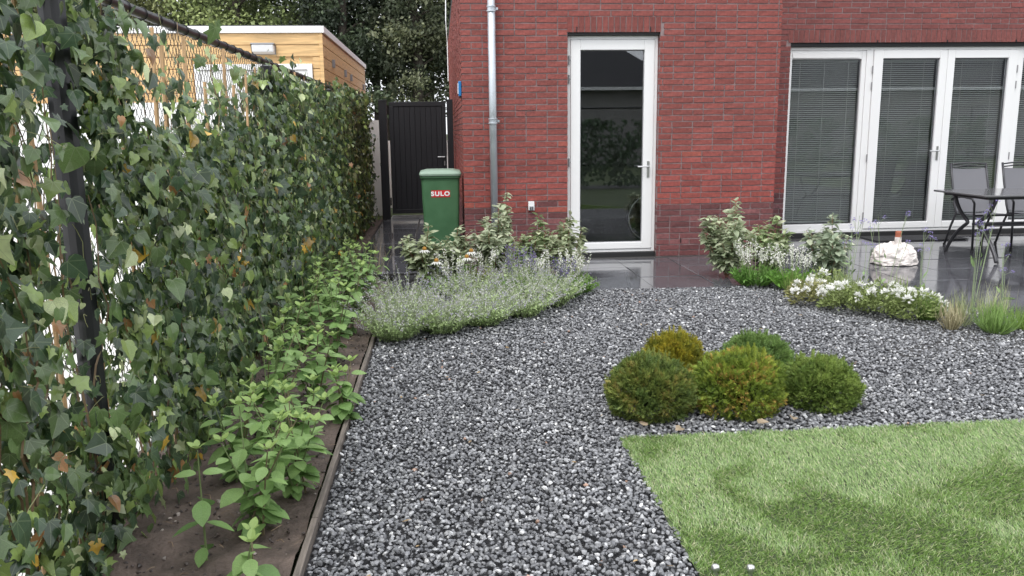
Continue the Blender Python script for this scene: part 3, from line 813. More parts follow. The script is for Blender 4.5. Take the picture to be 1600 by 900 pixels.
for s in (-1, 1):
    q = Acc(); q.tube([(s * .188, 9.42, .10), (s * .232, 9.42, .10)], .10, 18); build(q, 'wheel', MT['rubber'], wb, bevel=.006)
# the red sticker with its lettering
import mathutils
yb = lambda z: 8.955 + (8.925 - 8.955) * (z - .35) / .49
q = Acc(); z0, z1 = .668, .742
q.add([(-.100, yb(z0) - .003, z0), (.098, yb(z0) - .003, z0), (.098, yb(z1) - .003, z1), (-.100, yb(z1) - .003, z1)], [(0, 1, 2, 3)])
st = build(q, 'sticker', MT['red'], wb)
tc_ = D.curves.new('lettering', 'FONT'); tc_.body = 'SULO'; tc_.size = .064; tc_.align_x = 'CENTER'; tc_.extrude = .0006; tc_.offset = .0030; tc_.space_character = 1.2; tc_.resolution_u = 4
to = D.objects.new('tmp', tc_); COL.objects.link(to)
dg = bpy.context.evaluated_depsgraph_get(); dg.update()
tm = D.meshes.new_from_object(to.evaluated_get(dg)); D.objects.remove(to)
tm.name = 'lettering'; tm.materials.clear(); tm.materials.append(MT['print'])
lo = link('lettering', tm, st); lo.location = Vector((-.004, yb(.705) - .0045, .684)) - origin_of(st); lo.rotation_euler = (R(90) + math.atan(.03 / .49), 0, 0)
lo.scale = (1.12, 1, 1)

# ================================================================ SHED beyond the hedge
shed = empty('garden_shed', (-3, 11, 0), 'flat-roofed shed of honey-coloured pine boards with a white roof edge', 'shed')
SX, SY, SYE = -1.36, 10.43, 16.2
q = Acc(); q.box(-5.6, SX - .012, SY + .012, SYE - .01, -.02, 2.5); build(q, 'core', MT['pine'], shed)
bh = .137; z = 2.52; k = 0
seg_front = [(-5.6, -3.9), (-3.895, SX - .02)]
while z > 0.0:
    lo_ = z - bh
    for x0, x1 in ((-5.6, SX - .035),):
        parts = [(x0, x1)]
        if lo_ < 2.17: parts = [(x0, -2.88), (-1.475, x1)]
        for p0, p1 in parts:
            q = Acc(); q.box(p0, p1, SY - .012 + random.uniform(0, .002), SY + .012, lo_ + .008, z - .001); build(q, 'board', MT['pine'], shed, bevel=.003)
    ym = SY + 2.6 + (k % 3) * .02
    for y0, y1 in ((SY + .01, ym), (ym + .004, SYE)):
        q = Acc(); q.box(SX - .014, SX + .010 - random.uniform(0, .002), y0, y1, lo_ + .008, z - .001); build(q, 'board', MT['pine'], shed, bevel=.003)
    z -= bh; k += 1
q = Acc(); q.box(SX - .034, SX + .012, SY - .022, SY + .009, 0, 2.52); build(q, 'corner_post', MT['pine'], shed, bevel=.002)
q = Acc(); q.box(-5.7, SX + .035, SY - .04, SYE + .05, 2.522, 2.60); build(q, 'roof_edge', MT['fascia'], shed, bevel=.004)
q = Acc(); q.box(-5.6, SX, SY, SYE, 2.60, 2.615); build(q, 'roof', MT['slate'], shed)
sdoor = Acc(); ring(sdoor, -2.86, -1.485, 0, 2.168, -2.80, -1.545, .06, 2.10, SY - .03, SY + .03); sdoor = build(sdoor, 'door', MT['white'], shed, bevel=.004)
for x0, x1 in ((-2.795, -2.18), (-2.172, -1.55)):
    q = Acc(); q.box(x0, x1, SY - .015, SY + .01, .065, 2.095); build(q, 'door_panel', MT['render'], sdoor, bevel=.003)
for y, zc in ((11.25, 2.235), (12.65, 2.205), (13.45, 2.19), (15.6, 2.16)):
    q = Acc(); q.box(SX + .008, SX + .040, y, y + .09, zc - .05, zc + .05); build(q, 'vent', MT['greymetal'], shed, bevel=.004)
lamp = empty('wall_lamp', (-2.03, SY, 2.35), 'white bulkhead lamp with a grey back on the shed front', 'lamp')
q = Acc(); q.prism([(SY - .014, 2.275), (SY - .03, 2.405), (SY - .13, 2.40), (SY - .13, 2.385), (SY - .014, 2.385)][::-1], 'x', -2.17, -1.90); build(q, 'housing', MT['greymetal'], lamp, bevel=.004)
q = Acc(); q.prism([(SY - .016, 2.280), (SY - .02, 2.384), (SY - .125, 2.384), (SY - .10, 2.300)], 'x', -2.162, -1.908); build(q, 'diffuser', MT['lampglass'], lamp, bevel=.012)

q = Acc(); q.box(-12, -1.75, 10.05, 10.15, -.05, 1.72)
tag(build(q, 'garden_wall', MT['render']), 'white rendered garden wall in front of the pine shed, glimpsed through the ivy', 'wall')
# white garden wall piece at the end of the hedge
q = Acc(); q.box(-1.9, -.955, 14.05, 14.15, -.02, 1.55)
tag(build(q, 'white_screen', MT['render']), 'white screen glimpsed between the hedge end and the gate post', 'screen')
# ================================================================ FENCE AND IVY
FX, FZ = -1.20, 1.848
fence = empty('chain_link_fence', (FX, 2.7, 0), 'black chain-link fence with round top rail behind the ivy on the left', 'fence')
def post(y):
    q = Acc(); a_ = np.arange(20) * 2 * math.pi / 20
    r_ = .036 + .0035 * (np.cos(a_ * 5) > .3)
    q.prism([(FX + .052 + rr * math.cos(t), y + rr * math.sin(t)) for rr, t in zip(r_, a_)], 'z', -.1, FZ + (.03 if y < 3 else -.06))
    zt_ = FZ if y < 3 else FZ - .09
    q.lathe([(.042, zt_ + .028), (.042, zt_ + .045), (.02, zt_ + .052)], FX + .052, y, 14)
    return build(q, 'post', MT['black'], fence)
for y in (-.45, 2.72, 5.9, 9.1, 12.3): post(y)
q = Acc(); q.tube([(FX, yy_, FZ) for yy_ in (-1.5, 2.7, 5.9, 9.1, 13.22)], .0215, 14); build(q, 'rail', MT['black'], fence, smooth=True)
q = Acc(); yy_ = 1.2
th = np.linspace(0, 2 * math.pi, 13)
while yy_ < 12.9:
    q.tube(np.stack([FX + .0245 * np.cos(th), yy_ + .004 * np.sin(th * .5), FZ + .0245 * np.sin(th)], 1) if False else np.stack([FX + .0245 * np.cos(th), np.full(13, yy_) + .003 * th / 6, FZ + .0245 * np.sin(th)], 1), .0022, 4, cap=False)
    yy_ += .19
build(q, 'wire_tie', MT['black'], fence, stuff=True)
q = Acc()
def zig(y0, y1, p, r_, k):
    nseg = int((FZ + .03) / (p * .62)); y = y0
    while y < y1:
        j = np.arange(nseg + 1)
        pts = np.stack([FX - .012 + .004 * (j % 2), y + (j % 2) * p * .5 * 1.0, j * p * .62], 1)
        q.tube(pts, r_, k, cap=False)
        pts2 = pts.copy(); pts2[:, 1] = y - (j % 2) * p * .5
        y += p
        q.tube(pts2, r_, k, cap=False) if False else None
def diamonds(y0, y1, p, r_):
    nseg = int((FZ + .03) / (p * .62)); i = 0; y = y0
    while y < y1:
        j = np.arange(nseg + 1); s = 1 if i % 2 == 0 else -1
        pts = np.stack([FX - .012 + .003 * ((j + i) % 2), y + s * ((j % 2) - .5) * p * .5, j * p * .62], 1)
        q.tube(pts, r_, 3, cap=False); y += p * .5; i += 1
diamonds(1.5, 6.6, .052, .0015)
diamonds(6.6, 12.9, .10, .0018)
build(q, 'wire_mesh', MT['black'], fence, stuff=True)

ivy = empty('ivy_hedge', (-1.1, 2.7, 0), 'dense ivy hedge climbing the chain-link fence on the left', 'hedge')
# canes
for i, yc in enumerate(np.arange(1.75, 12.6, .29)):
    yc = yc + random.uniform(-.05, .05); lean = random.uniform(-.09, .09); xc = FX + .012 + random.uniform(0, .03)
    h = random.uniform(1.6, 1.84); rr = random.uniform(.006, .0105)
    q = Acc(); nn = 9; zz = np.linspace(-.02, h, nn)
    q.tube(np.stack([np.full(nn, xc) + .012 * zz, yc + lean * zz, zz], 1), rr * (1 + .12 * (np.arange(nn) % 2)), 7)
    build(q, 'cane', MT['cane'], ivy)
# vines
q = Acc()
for i in range(230):
    y = rng.uniform(1.3, 12.9); x = FX + rng.uniform(.0, .09); z = 0; pts = []; n_ = 14
    top = rng.uniform(.9, 1.86)
    for k in range(n_):
        pts.append((x, y, top * k / (n_ - 1))); y += rng.normal(0, .035); x = np.clip(x + rng.normal(0, .012), FX - .02, FX + .13)
    q.tube(pts, np.linspace(.0055, .002, n_), 3, np.array([.16, .11, .06]) * rng.uniform(.6, 1.5), cap=False)
for i in range(420):       # loose side shoots
    y = rng.uniform(1.6, 9); z = rng.uniform(.2, 1.8); x = FX + rng.uniform(.05, .14)
    d = rng.normal(0, .5, 3); d[0] = abs(d[0]) * .25; pts = []
    for k in range(5): pts.append((x, y, z)); x += d[0] * .02; y += d[1] * .04; z += d[2] * .03 - .004 * k; d += rng.normal(0, .25, 3)
    q.tube(pts, .0013, 3, np.array([.26, .27, .12]) * rng.uniform(.6, 1.2), cap=False)
build(q, 'vine', MT['stem'], ivy, stuff=True)
# leaves
n = 62000
Y = 1.2 + (12.95 - 1.2) * rng.random(n); Z = rng.uniform(0.02, 1.93, n)
cl = np.array([fbm(y, z, 5.0, 2.2, 3) for y, z in zip(Y, Z)])
den = np.clip(.72 + .80 * cl, .22, 1)
near = Y < 5.6
hole = (Z > 1.38) & (Y > 3.15) & (Y < 5.35)
den = np.where(hole, np.where(Z > 1.48 + .12 * np.sin(Y * 7), .05, .35), den)
den = np.where((Z < .75) & (Y < 2.9), den * .85, den)
den = np.where((Z > 1.77) & (Y > 2.9) & (Y < 10.2), den * .08, den)
den = np.where(Z > 1.85, den * np.where(Y < 2.9, .8, .5), den)
den = np.where((Y > 6) & (Z < 1.77), np.maximum(den, .62), den)
keep = rng.random(n) < den
Y = Y[keep]; Z = Z[keep]; n = len(Y)
X = FX + .025 + np.abs(rng.normal(0, .070, n)) + .02 * np.sin(Y * 2.2)
X = np.where(rng.random(n) < .12, FX - rng.uniform(.01, .05, n), X)
hit = (np.abs(Y - 2.58) < .15) & (Z > .5) & (Z < 1.86)
k = ~(hit & (rng.random(n) < .80)); X = X[k]; Y = Y[k]; Z = Z[k]; n = len(Y)
nrm = np.stack([1.0 + rng.normal(0, .35, n), -.15 + rng.normal(0, .55, n), .45 + rng.normal(0, .45, n)], 1)
tip = np.stack([.25 + rng.normal(0, .3, n), rng.normal(0, .65, n), -.85 + rng.normal(0, .35, n)], 1)
size = np.clip(rng.normal(.050, .018, n), .020, .098)
u = np.clip(.5 + (rng.random(n) - .5) * 1.0, 0, 1)[:, None]; uv_ = rng.uniform(.6, 1.45, (n, 1))
pal = np.where(u < .36, [.048, .084, .042], np.where(u < .74, [.105, .165, .056], np.where(u < .92, [.22, .30, .085], np.where(u < .982, [.46, .52, .27], np.where(u < .992, [.34, .17, .07], [.55, .34, .05])))))
colr = pal * uv_
size = np.where((u[:, 0] > .78) & (u[:, 0] < .93), size * .8, size)
Fm = frames(tip, nrm)
pos = np.stack([X, Y, Z], 1)
pr = project(pos)
vis = (pr[:, 0] > -20) & (pr[:, 1] > -20) & (pr[:, 1] < 920)
score = np.where(vis & (X > FX + .05), size / pr[:, 2], 0)
order = np.argsort(-score); big = order[:300]
vi = rng.integers(0, 4, n)
# the 300 largest as leaf objects sharing 36 meshes
lm = {}
for i in big:
    ci = int(np.digitize(u[i, 0], [.25, .50, .64, .78, .86, .93, .978, .992]))
    key = (int(vi[i]), ci)
    if key not in lm:
        q = Acc(); T = IVY[key[0]]; q.add(T[0], T[1], np.clip(colr[i], 0, .8), T[3]); lm[key] = q.mesh('leaf', MT['ivy'])
    o = D.objects.new('leaf', lm[key]); COL.objects.link(o); o.parent = ivy
    m_ = Fm[i] * size[i]; pz = pos[i] - np.array(ivy.location)
    o.matrix_local = Matrix([[*m_[0], pz[0]], [*m_[1], pz[1]], [*m_[2], pz[2]], [0, 0, 0, 1]])
rest = np.ones(n, bool); rest[big] = False
q = Acc()
for k in range(4):
    s_ = rest & (vi == k); q.inst(IVY[k], Fm[s_] * size[s_][:, None, None], pos[s_], np.clip(colr[s_], 0, .8))
build(q, 'foliage', MT['ivy'], ivy, stuff=True)

# ================================================================ BORDER PLANTS along the edging
PLAB = [
 (-.80, 2.52, .42, 1, 5, 'single-stemmed light green seedling closest to the camera on the bare soil'),
 (-.60, 2.34, .22, 2, 4, 'low leafy seedling cut off by the bottom of the picture beside the edging'),
 (-.67, 2.74, .44, 4, 6, 'bushy light green plant by the joint of the edging boards'),
 (-.56, 3.02, .46, 4, 6, 'light green plant just beyond the edging joint, close to the gravel'),
 (-.84, 3.18, .46, 3, 6, 'light green plant close to the ivy, third clump from the camera'),
 (-.62, 3.40, .42, 3, 6, 'light green plant mid-bed behind the two nearest clumps'),
 (-.80, 3.68, .50, 4, 7, 'broad light green clump next to the leaning canes'),
 (-.50, 3.86, .30, 3, 5, 'small sprawling plant leaning over the edging onto the gravel'),
 (-.68, 4.15, .48, 4, 7, 'full light green clump in the middle of the soil strip'),
 (-.90, 4.40, .50, 3, 7, 'upright light green plant tight against the ivy halfway along'),
 (-.66, 4.85, .50, 4, 7, 'light green clump before the bare soil patch near the catmint'),
 (-.88, 5.25, .52, 4, 7, 'light green clump by the ivy level with the first catmint'),
 (-.66, 5.60, .52, 4, 8, 'tall light green clump beside the start of the flower bed'),
 (-.86, 6.05, .52, 4, 8, 'tall light green plant against the ivy beyond the edging end'),
 (-.64, 6.35, .55, 4, 8, 'dense light green plant touching the catmint'),
 (-.82, 6.90, .52, 4, 8, 'light green plant second from the alley paving'),
 (-.66, 7.35, .45, 4, 7, 'farthest light green plant at the start of the alley'),
]
GCOL = [np.array([.19, .32, .10]), np.array([.26, .40, .14]), np.array([.15, .26, .085]), np.array([.30, .42, .13])]
omesh = {}
for t in range(2):
    for c in range(4):
        q = Acc(); T = OVAL[t]; q.add(T[0], T[1], GCOL[c], T[3]); omesh[(t, c)] = q.mesh('leaf', MT['leaf'])
def border_plant(x, y, h, ns, nodes, label, single, group='light green seedlings in the soil strip'):
    t = empty('hydrangea_shrub', (x, y, 0), label, 'shrub', group)
    st_ = Acc(); lf = Acc(); nsing = 0
    for s in range(ns):
        az = random.uniform(0, 6.28); sp = (0 if ns == 1 else random.uniform(.25, .62)); hh = h * random.uniform(.78, 1.0)
        base = np.array([x + random.uniform(-.03, .03), y + random.uniform(-.03, .03), -.01])
        P = []; 
        for k in range(nodes + 1):
            f = k / nodes; P.append(base + np.array([math.cos(az) * sp * hh * f ** 1.25 * .7, math.sin(az) * sp * hh * f ** 1.25 * .7, hh * f * (1 - .12 * sp * f)]))
        P = np.array(P)
        st_.tube(P, np.linspace(.0045, .002, nodes + 1), 5, np.array([.16, .13, .07]) if s % 2 else np.array([.14, .19, .07]))
        a0 = random.uniform(0, 3.14)
        for k in range(1, nodes + 1):
            f = k / nodes
            sz_ = .086 * (1 - .50 * max(0, f - .65) / .35) * random.uniform(.8, 1.15) * (1 if f > .3 else .8)
            up = -.12 + .65 * max(0, f - .75) / .25 + random.uniform(-.38, .30)
            prs = 2 if k < nodes else 4
            for j in range(prs):
                an = a0 + k * math.pi / 2 + j * (math.pi if prs == 2 else math.pi / 2) + random.uniform(-.25, .25)
                if k == nodes: sz_ = .040 * random.uniform(.6, 1.1); up = 1.2
                d = np.array([math.cos(an), math.sin(an), up]); nn = np.array([-math.cos(an) * up * .6, -math.sin(an) * up * .6, 1.0]) + np.array([random.uniform(-.25, .25), random.uniform(-.25, .25), 0])
                Fq = frames([d], [nn])[0]; d = d / np.linalg.norm(d)
                ps = P[k] + d * .010
                ci = 3 if k == nodes else (1 if f > .6 else random.choice([0, 0, 1, 2])); ti = random.randrange(2)
                if single and nsing < 300:
                    o = D.objects.new('leaf', omesh[(ti, ci)]); COL.objects.link(o); o.parent = t; nsing += 1
                    m_ = Fq * sz_; pz = ps - np.array([x, y, 0])
                    o.matrix_local = Matrix([[*m_[0], pz[0]], [*m_[1], pz[1]], [*m_[2], pz[2]], [0, 0, 0, 1]])
                else:
                    lf.inst(OVAL[ti], (Fq * sz_)[None], ps[None], (GCOL[ci] * random.uniform(.8, 1.15))[None])
    build(st_, 'stem', MT['stem'], t)
    if lf.n: build(lf, 'foliage', MT['leaf'], t, smooth=False, stuff=True)
for i, (x, y, h, ns, nd, lab) in enumerate(PLAB):
    border_plant(x, y, h, ns + (3 if ns > 2 else 0), nd, lab, i < 8)

# ================================================================ YEW / CONIFER BUSHES
q_ = []
def sprig():
    V = []; F = []
    for i, (px_, an, l) in enumerate([(0, -.9, .55), (.15, .9, .55), (.35, -.75, .6), (.45, .75, .55), (.6, -.5, .5), (.68, .5, .5), (.6, 0, .5), (.1, 1.5, .4), (.1, -1.5, .4)]):
        b = len(V); dx_, dy_ = math.sin(an) * l, math.cos(an) * l; w_ = .09
        V += [(w_ * math.cos(an), px_ - w_ * math.sin(an), .02), (-w_ * math.cos(an), px_ + w_ * math.sin(an), -.02), (dx_, px_ + dy_, (-1) ** i * .13)]
        F.append((b, b + 1, b + 2))
    V = np.array(V, float); return (V, {3: np.array(F)}, np.ones((len(V), 3)), np.zeros((len(V), 2)))
SPR = sprig()
def globe(x, y, r, h, cols, label, seed, tipcol=None, n=9000):
    t = empty('conifer_globe', (x, y, 0), label, 'shrub', 'round dwarf conifers at the lawn corner')
    d = randdir(n, .35); d[:, 2] = np.where(d[:, 2] < -.62, -d[:, 2], d[:, 2])
    lump = np.array([fbm(*(v * 1.6 + seed * 3.1), 1.0, 3) if False else mnoise.fractal(Vector(tuple(v * 2.3 + seed * 3.1)), .6, 2, 3) for v in d])
    fine = np.array([mnoise.noise(Vector(tuple(v * 9 + seed))) for v in d])
    rr = (1 + .11 * lump + .11 * fine) * rng.uniform(.72, 1.0, n) ** .5
    z = h * (.40 + .60 * d[:, 2]) * rr; k = z > .005
    P = np.stack([x + r * d[:, 0] * rr, y + r * d[:, 1] * rr, np.maximum(z, .008)], 1)
    tip_ = d + randdir(n) * .75 + np.array([0, 0, .45]); F_ = frames(tip_, randdir(n))
    s_ = rng.uniform(.014, .031, n) * (r / .2) ** .5
    g = np.array([mnoise.noise(Vector((v[0] * 2.2 + seed, v[1] * 2.2, v[2] * 2.2))) for v in d])
    m_ = np.clip(.5 + 1.1 * g + rng.normal(0, .25, n), 0, 1)[:, None]
    c = cols[0] * (1 - m_) + cols[1] * m_
    if tipcol is not None:
        k2 = ((rng.random(n) < .30) & (g > .12))[:, None] * .8; c = c * (1 - k2) + tipcol * k2
    c = c * rng.uniform(.8, 1.7, (n, 1))
    q = Acc(); q.inst(SPR, (F_ * s_[:, None, None])[k], P[k], c[k])
    m2 = 26; dd = randdir(m2, 1.4); dd[:, 2] = np.abs(dd[:, 2])
    PP = np.stack([x + r * dd[:, 0], y + r * dd[:, 1], h * (.4 + .6 * dd[:, 2])], 1)
    for p_, d_ in zip(PP, dd):       # leader shoots breaking the outline
        for s in range(5):
            q.inst(SPR, frames([d_ + np.array([0, 0, .8]) + rng.normal(0, .1, 3)], randdir(1)) * .024, (p_ + np.array([0, 0, 1]) * .009 * s)[None], (cols[1] * rng.uniform(.8, 1.3))[None])
    build(q, 'foliage', MT['small'], t, stuff=True)
    q = Acc()
    for k in range(9):
        an = k * .7; q.tube([(x, y, -.02), (x + .3 * r * math.cos(an), y + .3 * r * math.sin(an), h * .35), (x + .62 * r * math.cos(an), y + .62 * r * math.sin(an), h * .62)], [.008, .005, .003], 4, (.12, .08, .05))
    build(q, 'branch', MT['stem'], t)
    q = Acc(); V_ = IV * np.array([r * .60, r * .60, h * .36]) + np.array([x, y, h * .42]); q.add(V_, {3: IF}, (.02, .028, .01)); build(q, 'shade_core', MT['small'], t, smooth=True)  # dark core, its colour stands in for the shade inside the bush
G_, Yl, Or = np.array([.085, .125, .035]), np.array([.20, .21, .035]), np.array([.33, .20, .06])
globe(.985, 3.805, .205, .262, (G_ * 1.15, np.array([.18, .21, .05])), 'dark green conifer globe at the left front of the group', 1, np.array([.24, .20, .06]), n=9000)
globe(1.415, 3.795, .215, .285, (np.array([.11, .165, .03]), np.array([.25, .30, .05])), 'yellowish bronze-tipped conifer globe in the front middle', 2, Or, n=9000)
globe(1.855, 3.830, .182, .215, (np.array([.10, .155, .035]), np.array([.19, .25, .06])), 'small green conifer globe at the right end of the group', 3)
globe(1.245, 4.300, .155, .250, (np.array([.13, .14, .02]), np.array([.30, .27, .03])), 'golden pointed conifer behind the front two', 4, np.array([.38, .30, .04]))
globe(1.710, 4.300, .185, .225, (np.array([.09, .155, .045]), np.array([.16, .24, .07])), 'fresh green conifer behind the bronze-tipped globe', 5)
# fallen leaves near the bushes
for i, (x, y) in enumerate(((1.06, 3.52), (1.43, 3.55), (1.62, 3.60), (.90, 3.57))):
    q = Acc(); T = IVY[2]; Fq = frames([(random.uniform(-1, 1), random.uniform(-1, 1), .1)], [(.2, -.3, 1)])[0] * .05
    q.inst(T, Fq[None], np.array([[x, y, .022]]), np.array([[.40, .31, .22]]))
    tag(build(q, 'fallen_leaf', MT['ivy']), ['tan fallen leaf before the dark green globe', 'tan fallen leaf left of the bronze-tipped globe', 'tan fallen leaf between the bronze-tipped and small globes', 'tan fallen leaf left below the dark green globe'][i], 'leaf', 'fallen leaves on the gravel')
lt = Acc()
for i in range(70):
    x_, y_ = rng.uniform(-.42, 3.0), rng.uniform(2.2, 6.7)
    if not in_gravel(np.array([x_]), np.array([y_]))[0]: continue
    lt.inst(LANCE, frames([(rng.normal(), rng.normal(), .1)], [(rng.normal(0, .3), rng.normal(0, .3), 1)]) * rng.uniform(.015, .035), np.array([[x_, y_, .017]]), np.array([[.42, .30, .16]]) * rng.uniform(.5, 1.3))
tag(build(lt, 'leaf_litter', MT['small']), 'small dry leaves scattered thinly over the gravel', 'leaf litter', kind='stuff')
# two shiny pegs at the bottom edge of the picture
for i, (x, y) in enumerate(((.812, 2.30), (.918, 2.285))):
    t = empty('metal_peg', (x, y, 0), ['shiny metal peg at the lawn corner, the one nearer the gravel', 'shiny metal peg in the turf, the one farther from the gravel'][i], 'peg', 'metal pegs at the lawn edge')
    q = Acc(); q.lathe([(.006, -.03), (.006, .018)], x, y, 10); build(q, 'shank', MT['steel'], t)
    q = Acc(); q.lathe([(.008, .016), (.013, .020), (.0135, .030), (.010, .036), (.004, .038)], x, y, 14); build(q, 'cap', MT['steel'], t, smooth=True)

# ================================================================ FLOWER BEDS
def catmint(x, y, r, h, label, n=170, lil=.55, seed=0):
    t = empty('catmint_plant', (x, y, 0), label, 'catmint', 'catmint clumps in the left flower bed')
    lf = Acc(); fl = Acc(); stm = Acc()
    for i in range(n):
        an = rng.uniform(0, 6.283); q0 = rng.random() ** .6; tilt = .25 + .95 * q0
        L_ = h * rng.uniform(.65, 1.28) * (1 - .22 * q0)
        d = np.array([math.cos(an) * tilt * r / h, math.sin(an) * tilt * r / h, 1.0]); 
        b = np.array([x + math.cos(an) * q0 * r * .35, y + math.sin(an) * q0 * r * .35, 0.0])
        P = [b + d * L_ * f * np.array([1, 1, 1 - .28 * f * q0]) for f in (0, .5, 1)]
        stm.tube(P, [.0018, .0015, .001], 3, (.24, .28, .16), cap=False)
        m = 16; f = rng.uniform(.05, .72, m)[:, None]
        pp = b + d * L_ * f * (np.array([1, 1, 1]) - np.array([0, 0, .28]) * f * q0)
        F_ = frames(randdir(m) + np.array([0, 0, .3]), randdir(m, 1.0)) * rng.uniform(.018, .034, m)[:, None, None]
        lf.inst(TINY, F_, pp, np.array([.44, .52, .31]) * rng.uniform(.7, 1.25, (m, 1)) * (np.array([.92, 1.0, .78]) if q0 > .7 else np.array([1, 1, 1])))
        if rng.random() < lil + .30:
            m = 15; f = rng.uniform(.62, 1.06, m)[:, None]
            pp = b + d * L_ * f * (np.array([1, 1, 1]) - np.array([0, 0, .28]) * f * q0) + rng.normal(0, .004, (m, 3))
            F_ = frames(randdir(m), randdir(m, .5)) * rng.uniform(.009, .016, m)[:, None, None]
            lc = np.array([.46, .43, .56]) if rng.random() < lil else np.array([.60, .58, .60])
            fl.inst(TINY, F_, pp, lc * rng.uniform(.7, 1.3, (m, 1)))
    build(stm, 'stem', MT['stem'], t, stuff=True); build(lf, 'foliage', MT['small'], t, stuff=True); build(fl, 'flower', MT['petal'], t, stuff=True)
CAT = [(-.33, 5.46, .29, .33, 'grey-green catmint clump at the near end, spilling to the edging'),
       (-.02, 5.62, .28, .29, 'catmint clump second from the edging, with lilac tips'),
       (.28, 5.80, .26, .27, 'catmint clump in the middle of the front row'),
       (.58, 6.05, .25, .26, 'catmint clump below the drainpipe'),
       (.84, 6.36, .24, .30, 'catmint clump right of the one below the drainpipe'),
       (-.28, 6.20, .28, .32, 'taller catmint clump behind the nearest one'),
       (.22, 6.50, .27, .33, 'lilac catmint clump in the second row below the bin'),
       (.66, 6.85, .25, .33, 'lilac catmint clump under the shrubs by the drainpipe')]
for i, (x, y, r_, h_, lab) in enumerate(CAT): catmint(x, y, r_, h_, lab, 210 if i < 5 else 150, .30 if i < 5 else .6)

def shrub(x, y, h, w_, ns, label, seed, leaf=(.36, .42, .27), dens=15, size=(.065, .105), group='pale-leaved shrubs in the flower beds', edge=(.62, .63, .46)):
    t = empty('pale_shrub', (x, y, 0), label, 'shrub', group)
    stm = Acc(); lf = Acc()
    for s in range(ns):
        an = s * 2.4 + rng.uniform(-.4, .4); sp = w_ * rng.uniform(.25, 1.0); hh = h * (rng.uniform(.45, .85) if s else 1.0)
        if s == 0: sp *= .25
        P = np.array([[x + math.cos(an) * sp * f ** .8, y + math.sin(an) * sp * f ** .8, hh * f] for f in np.linspace(0, 1, 7)]) + rng.normal(0, .006, (7, 3))
        stm.tube(P, np.linspace(.005, .0018, 7), 4, (.30, .14, .09), cap=False)
        m = int(dens * hh / .4) + 4
        f = np.linspace(.22, 1.0, m) + rng.uniform(-.03, .03, m)
        pp = np.stack([np.interp(f, np.linspace(0, 1, 7), P[:, j]) for j in range(3)], 1)
        for rep in range(3):
            aa = rng.uniform(0, 6.28, m)
            tip_ = np.stack([np.cos(aa), np.sin(aa), .35 + rng.normal(0, .4, m) - .2 * rep], 1)
            F_ = frames(tip_, np.stack([rng.normal(0, .35, m), rng.normal(0, .35, m), np.ones(m)], 1)) * (rng.uniform(*size, m) * (1 - .35 * (f > .9)))[:, None, None]
            mixv = rng.random((m, 1)) ** 2 * (.9 if rep == 0 else .55)
            c = (np.array(leaf) * (1 - mixv) + np.array(edge) * mixv) * rng.uniform(.6, 1.25, (m, 1))
            lf.inst(BROAD, F_, pp + F_[:, :, 1] * .1, np.clip(c, 0, .8))
    build(stm, 'stem', MT['stem'], t); build(lf, 'foliage', MT['leaf'], t, stuff=True)
shrub(-.16, 7.7, .50, .26, 14, 'pale-leaved shrub in front of the alley paving, left of the bin', 1, (.34, .40, .24))
shrub(.12, 7.6, .50, .18, 9, 'pale-leaved shrub right in front of the green bin', 2)
shrub(.48, 7.75, .66, .24, 13, 'tall pale-leaved shrub overlapping the foot of the drainpipe', 3, (.36, .42, .28))
shrub(.86, 7.7, .58, .30, 13, 'spreading shrub between the drainpipe and the glass door', 4, (.28, .36, .18))
shrub(1.14, 7.6, .60, .28, 13, 'shrub whose twigs reach across the lower left of the glass door', 5, (.32, .38, .22))
shrub(.70, 7.35, .32, .22, 8, 'low dark-leaved shrub behind the lilac flowers below the drainpipe', 6, (.14, .20, .09), edge=(.3, .34, .2))
shrub(2.62, 7.40, .70, .26, 18, 'tallest pale shrub, at the corner of the paving right of the glass door', 7, (.36, .42, .27), dens=17)
shrub(3.07, 7.50, .56, .27, 16, 'green shrub in front of the house corner by the patio windows', 8, (.27, .36, .16), dens=16)
shrub(3.42, 7.05, .60, .28, 14, 'loose blue-green shrub standing before the fixed patio window', 9, (.29, .36, .25))
shrub(.62, 8.15, .75, .08, 3, 'slim leafy shoot climbing beside the drainpipe', 10)

